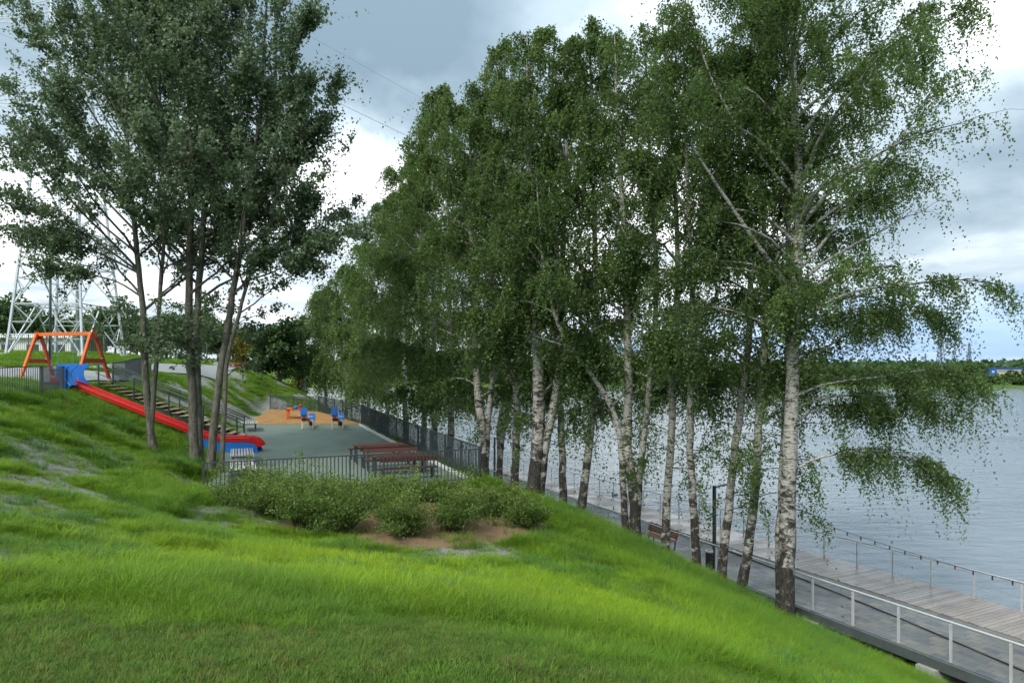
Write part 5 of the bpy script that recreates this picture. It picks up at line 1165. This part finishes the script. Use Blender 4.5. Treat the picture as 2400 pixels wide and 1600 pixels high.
# ------------------------------------------------------------------ shrubs in the soil bed
def shrub(loc, rx, h, seed, label, nst=46, nl=8500):
    g = np.random.default_rng(seed); r = empty('spirea_shrub', loc, label, 'shrub', 'shrubs in front of the fence'); T = Limbs(); S = []; Dr = []
    for i in range(nst):
        a = g.random() * 6.283; sp_ = g.random() ** 0.6; L = h * (g.uniform(0.6, 1.0) if i % 6 else g.uniform(1.0, 1.35)) * (1 + 0.25 * math.sin(a * 2 + seed))
        st = grow_branch(np.array([0.2 * g.normal() * rx, 0.2 * g.normal() * rx, -0.05]), a, R(86 - 40 * sp_), L * 1.08, R(10 + 45 * sp_), 7, g, 0.1)
        st[:, :2] *= rx / (h * 0.75) * (1 + 0.3 * math.sin(a * 3 + seed * 1.7))
        T.add(st, np.linspace(0.010, 0.003, 8), 4)
        for j in range(2, 8):
            S.append(st[j]); Dr.append(unit(st[j] - st[j - 1]))
            for k_ in range(3):
                a2 = g.random() * 6.283; tw = grow_branch(st[j], a2, R(g.uniform(0, 60)), h * g.uniform(0.12, 0.26), R(-10), 3, g, 0.3)
                for q_ in tw[1:]: S.append(q_); Dr.append(unit(tw[-1] - tw[0]))
    S = np.array(S); Dr = np.array(Dr); q = g.integers(0, len(S), nl)
    C = S[q] + (0, 0, 0) + Dr[q] * g.random((nl, 1)) * 0.10 + g.normal(size=(nl, 3)) * 0.045; C[:, 2] = np.maximum(C[:, 2], 0.03)
    A = Dr[q] * 0.8 + g.normal(size=(nl, 3)) * 0.7
    V, F = leaves(C, A, 0.055, g, 0.34)
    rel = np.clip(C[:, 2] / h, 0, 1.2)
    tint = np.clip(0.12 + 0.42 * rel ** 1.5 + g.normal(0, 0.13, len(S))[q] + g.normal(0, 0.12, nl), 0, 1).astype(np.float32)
    link('stems', T.mesh('stems', (0, 0, 0)), TWIGB, r).name = 'stem_cluster'
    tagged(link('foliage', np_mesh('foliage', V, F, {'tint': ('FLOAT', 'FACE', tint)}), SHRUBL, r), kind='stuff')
SH = [(585, 1215, 20.0, 0.85, 1.25, 'leafy spirea shrub at the open end of the front fence'), (655, 1232, 19.2, 0.8, 1.35, 'spirea shrub second along from the open fence end'), (720, 1246, 18.4, 0.95, 1.5, 'broad spirea shrub in the thick of the hedge by the long grass'),
      (790, 1258, 17.9, 0.85, 1.55, 'full spirea shrub at the soil edge of the dense clump'), (640, 1185, 21.2, 0.8, 1.3, 'spirea shrub pressed against the fence behind the bin end'), (735, 1185, 21.2, 0.9, 1.3, 'spirea shrub against the fence in the middle of the clump'),
      (835, 1190, 21.0, 0.85, 1.35, 'spirea shrub against the fence facing the picnic tables'), (945, 1258, 17.6, 0.72, 1.35, 'bushy spirea standing alone on bare brown soil'), (920, 1170, 21.8, 0.8, 1.35, 'spirea shrub behind the one on bare soil'),
      (1058, 1240, 18.4, 0.85, 1.5, 'upright spirea on brown soil beside the fence corner'), (1010, 1172, 22.0, 0.75, 1.3, 'spirea shrub below the dark red picnic benches'), (1140, 1195, 20.6, 0.85, 1.5, 'spirea shrub covering the corner post of the fence'),
      (1235, 1225, 19.6, 0.55, 1.1, 'small loose spirea at the river end of the bed'), (1185, 1170, 22.3, 0.7, 1.35, 'spirea shrub in front of the black based birch')]
for i, (u, v, d, rx, h, lab) in enumerate(SH):
    x = (u - 1200) / FPX * d; shrub((x, d, gz(x, d)), rx * (1.12 if i < 7 else 1.0), h * (0.82 if d < 20.3 else 0.52), 400 + i, lab, 46, 10500 if i < 7 else 9000)
# ------------------------------------------------------------------ grass
def m_grass(t):
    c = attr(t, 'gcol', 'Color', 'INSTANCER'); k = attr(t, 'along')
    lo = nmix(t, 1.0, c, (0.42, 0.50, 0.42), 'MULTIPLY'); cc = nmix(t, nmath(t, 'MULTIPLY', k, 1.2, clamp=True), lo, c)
    b = bsdf(t, cc, 0.5, spec=0.3); tr = t.nodes.new('ShaderNodeBsdfTranslucent'); t.links.new(nmix(t, 0.35, cc, (0.22, 0.36, 0.015)), tr.inputs[0])
    m = t.nodes.new('ShaderNodeMixShader'); m.inputs[0].default_value = 0.45; t.links.new(b.outputs[0], m.inputs[1]); t.links.new(tr.outputs[0], m.inputs[2]); return m.outputs[0]
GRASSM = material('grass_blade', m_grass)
clumps = bpy.data.collections.new('grass_tufts')            # sources of the instanced tufts, not in the scene themselves
def tuft(nm, n, rad, h, wid, bend, seed):
    g = np.random.default_rng(seed); V = []; F = []; A = []
    for i in range(n):
        a = g.random() * 6.283; r = rad * math.sqrt(g.random()); x0, y0 = r * math.cos(a), r * math.sin(a)
        H = h * g.uniform(0.55, 1.15); b = bend * g.uniform(0.3, 1.3); az = a + g.normal() * 0.9; dx, dy = math.cos(az), math.sin(az)
        wx, wy = -dy * wid / 2, dx * wid / 2; o = len(V)
        for k_, (f, wf) in enumerate(((0, 1), (0.45, 0.85), (0.8, 0.5))):
            off = b * H * f * f; z = H * f * (1 - 0.25 * b * f)
            V += [(x0 + dx * off - wx * wf, y0 + dy * off - wy * wf, z), (x0 + dx * off + wx * wf, y0 + dy * off + wy * wf, z)]; A += [f, f]
        V.append((x0 + dx * b * H, y0 + dy * b * H, H * (1 - 0.25 * b) * (1 - 0.3 * max(0, b - .6)))); A.append(1.0)
        F += [(o, o + 1, o + 3, o + 2), (o + 2, o + 3, o + 5, o + 4), (o + 4, o + 5, o + 6)]
    me = bpy.data.meshes.new(nm); me.from_pydata(V, [], F); a_ = me.attributes.new('along', 'FLOAT', 'POINT'); a_.data.foreach_set('value', np.array(A, np.float32))
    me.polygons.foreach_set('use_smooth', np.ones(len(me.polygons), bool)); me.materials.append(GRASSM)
    o = bpy.data.objects.new(nm, me); clumps.objects.link(o)
for i in range(3): tuft('tuft_%02d_lawn' % i, 44, 0.11, 0.058, 0.0042, 0.9, 500 + i)
for i in range(3): tuft('tuft_%02d_meadow' % (i + 3), 38, 0.14, 0.16, 0.0048, 0.85, 510 + i)
for i in range(3): tuft('tuft_%02d_tall' % (i + 6), 34, 0.16, 0.27, 0.0062, 1.15, 520 + i)
for i in range(2): tuft('tuft_%02d_weed' % (i + 9), 34, 0.17, 0.20, 0.011, 1.0, 530 + i)
def flower():
    V = []; F = []
    for k in range(3):
        o = len(V); x0, y0 = 0.06 * math.cos(k * 2.1), 0.06 * math.sin(k * 2.1); h = 0.10 + 0.02 * k
        for j in range(6): V.append((x0 + 0.016 * math.cos(j * 1.047), y0 + 0.016 * math.sin(j * 1.047), h))
        V.append((x0, y0, h + 0.008)); F += [(o + j, o + (j + 1) % 6, o + 6) for j in range(6)]
    me = bpy.data.meshes.new('tuft_11_flower'); me.from_pydata(V, [], F); a_ = me.attributes.new('along', 'FLOAT', 'POINT'); a_.data.foreach_set('value', np.ones(len(V), np.float32)); me.materials.append(GRASSM)
    clumps.objects.link(bpy.data.objects.new('tuft_11_flower', me))
flower()
def scatter(n, x0, x1, y0, y1, g):
    return g.uniform(x0, x1, n), g.uniform(y0, y1, n)
g = np.random.default_rng(77); PX, PY = [], []
# density falls with distance from the viewer; only where the camera (and a step aside) could look
for n, y0, y1 in ((30000, 2.2, 6.5), (46000, 6.0, 11.5), (52000, 11, 18), (50000, 17, 27), (40000, 25, 42), (34000, 40, 66)):
    y = g.uniform(y0, y1, n); hw0 = 0.80 * y + 2.5; x = g.uniform(-hw0, np.minimum(hw0, 14.0)); PX.append(x); PY.append(y)
nw = 170; wy = g.uniform(7.5, 30, nw) ** 1.0; wx = g.uniform(-0.78 * wy - 1, np.minimum(0.5 * wy, 9.0)); NT = sum(len(a) for a in PX)
wi = np.repeat(np.arange(nw), 9); PX.append(wx[wi] + g.normal(0, 0.14, len(wi))); PY.append(wy[wi] + g.normal(0, 0.14, len(wi)))
PX = np.concatenate(PX); PY = np.concatenate(PY); isw = np.arange(len(PX)) >= NT
soil, bare, lawn = masks(PX, PY); s_in = (near_x(PY) - PX) * 0.9; sdp = poly_sd(PX, PY, PLAY)
keep = (s_in > 0.75) & (sdp > 0.10) & ((g.random(len(PX)) > bare * 0.87) | isw) & (g.random(len(PX)) > np.clip(soil * 1.5, 0, 0.985))
keep &= ~((PX < -21.9) & (PX > -41) & (abs(PY - np.interp(PX, [-40, -30, -22.6], [38.5, 37.3, 37.0])) < 3.35))
cpx = np.interp(PY, [40, 46, 53, 62, 72], [-27.5, -26.5, -24.6, -25.5, -30]); keep &= ~((PY > 39) & (abs(PX - cpx) < 1.75))
keep &= ~((abs(PY - 33.0) < 0.5) & (PX > -22.4) & (PX < -14.5) & (g.random(len(PX)) < 0.9)) & ~((abs(PY - 37.1) < 0.9) & (PX > -22.3) & (PX < -14.6))
PX, PY, lawn, bare, soil, isw = PX[keep], PY[keep], lawn[keep], bare[keep], soil[keep], isw[keep]; PZ = ground(PX, PY); N = len(PX)
tall = fbm(PX, PY, 2.6, 41); lime = np.exp(-(((PX + 2.5) / 5.5) ** 2 + ((PY - 11.5) / 4.2) ** 2)) * 1.1 + (fbm(PX, PY, 3.0, 43) - 0.5) * 0.9
right = np.clip((PX - 0.5) / 3, 0, 1) * np.clip((PY - 8) / 3, 0, 1)
far = np.clip((PY - 14) / 12, 0, 1)
kind = np.zeros(N, int); rr = g.random(N)
kind[:] = 3 + g.integers(0, 3, N)
pt = np.clip((tall - 0.52) * 3.0 + right * 0.45 + 0.06 - bare * 0.3, 0.02, 0.75); kind = np.where(rr < pt, 6 + g.integers(0, 3, N), kind)
pw = np.clip((fbm(PX, PY, 1.6, 47) - 0.60) * 2.2, 0, 0.5); kind = np.where(g.random(N) < pw, 9 + g.integers(0, 2, N), kind)
kind = np.where(g.random(N) < lawn * 0.985, g.integers(0, 3, N), kind)
kind = np.where(isw, 6 + g.integers(0, 3, N), kind); c_dark = np.array([0.060, 0.165, 0.026]); c_mid = np.array([0.150, 0.290, 0.020]); c_lime = np.array([0.300, 0.430, 0.012]); c_lawn = np.array([0.105, 0.195, 0.022]); c_dry = np.array([0.21, 0.19, 0.05])
lm = np.clip(lime, 0, 1)[:, None]; dk_ = np.clip((fbm(PX, PY, 1.7, 53) - 0.42) * 2.5, 0, 1)[:, None]
colr = c_mid * (1 - lm) + c_lime * lm; colr = colr * (1 - 0.55 * dk_ * (1 - 0.6 * lm)) + c_dark * 0.55 * dk_ * (1 - 0.6 * lm)
colr = np.where((kind < 3)[:, None], c_lawn * (0.75 + 0.5 * g.random((N, 1))), colr)
colr = np.where(isw[:, None], np.array([0.075, 0.200, 0.045]), colr); dry = ~isw & (g.random(N) < np.where(kind < 3, 0.13, 0.04)); colr = np.where(dry[:, None], c_dry * (0.7 + 0.5 * g.random((N, 1))), colr)
colr = colr * (1 + 0.22 * g.normal(size=(N, 1))).clip(0.5, 1.6); colr = np.concatenate([colr, np.ones((N, 1))], 1)
fl = ~isw & (g.random(N) < 0.0) & (PY < 16); kind = np.where(fl, 11, kind); colr[fl, :3] = np.where(g.random((fl.sum(), 1)) < 0.6, np.array([[0.6, 0.6, 0.55]]), np.array([[0.6, 0.42, 0.03]]))
scl = np.where(isw, 1.25, 1.0) * (0.75 + 0.5 * g.random(N)) * (1 + 0.55 * far) * np.where(bare > 0.2, 0.62, 1.0) * np.where((PY > 36), 0.9, 1.0) * np.where(kind > 2, 1 - 0.5 * np.clip(lawn * 1.6, 0, 1), 1.0)
rot = np.stack([g.normal(0, 0.10, N), g.normal(0, 0.10, N), g.random(N) * 6.283], 1)
me = bpy.data.meshes.new('grass'); me.vertices.add(N); me.vertices.foreach_set('co', np.stack([PX, PY, PZ - 0.01], 1).astype(np.float32).ravel())
for nm, typ, dat, key in (('trot', 'FLOAT_VECTOR', rot, 'vector'), ('tscale', 'FLOAT', scl, 'value'), ('tkind', 'INT', kind, 'value'), ('gcol', 'FLOAT_COLOR', colr, 'color')):
    a_ = me.attributes.new(nm, typ, 'POINT'); a_.data.foreach_set(key, np.ascontiguousarray(dat, np.int32 if typ == 'INT' else np.float32).ravel())
go = link('grass', me); tagged(go, 'short and long green grass covering the slope', 'grass', kind='stuff')
ng = bpy.data.node_groups.new('grass_scatter', 'GeometryNodeTree')
ng.interface.new_socket('Geometry', in_out='INPUT', socket_type='NodeSocketGeometry'); ng.interface.new_socket('Geometry', in_out='OUTPUT', socket_type='NodeSocketGeometry')
gi = ng.nodes.new('NodeGroupInput'); gout = ng.nodes.new('NodeGroupOutput'); iop = ng.nodes.new('GeometryNodeInstanceOnPoints'); ci = ng.nodes.new('GeometryNodeCollectionInfo')
ci.inputs['Collection'].default_value = clumps; ci.inputs['Separate Children'].default_value = True; ci.inputs['Reset Children'].default_value = True; ci.transform_space = 'ORIGINAL'
def named(nm, typ):
    n = ng.nodes.new('GeometryNodeInputNamedAttribute'); n.data_type = typ; n.inputs['Name'].default_value = nm; return n.outputs[0]
ng.links.new(gi.outputs[0], iop.inputs['Points']); ng.links.new(ci.outputs[0], iop.inputs['Instance']); iop.inputs['Pick Instance'].default_value = True
ng.links.new(named('tkind', 'INT'), iop.inputs['Instance Index']); ng.links.new(named('tscale', 'FLOAT'), iop.inputs['Scale'])
e2r = ng.nodes.new('FunctionNodeEulerToRotation'); ng.links.new(named('trot', 'FLOAT_VECTOR'), e2r.inputs[0]); ng.links.new(e2r.outputs[0], iop.inputs['Rotation'])
ng.links.new(iop.outputs[0], gout.inputs[0])
md = go.modifiers.new('scatter', 'NODES'); md.node_group = ng
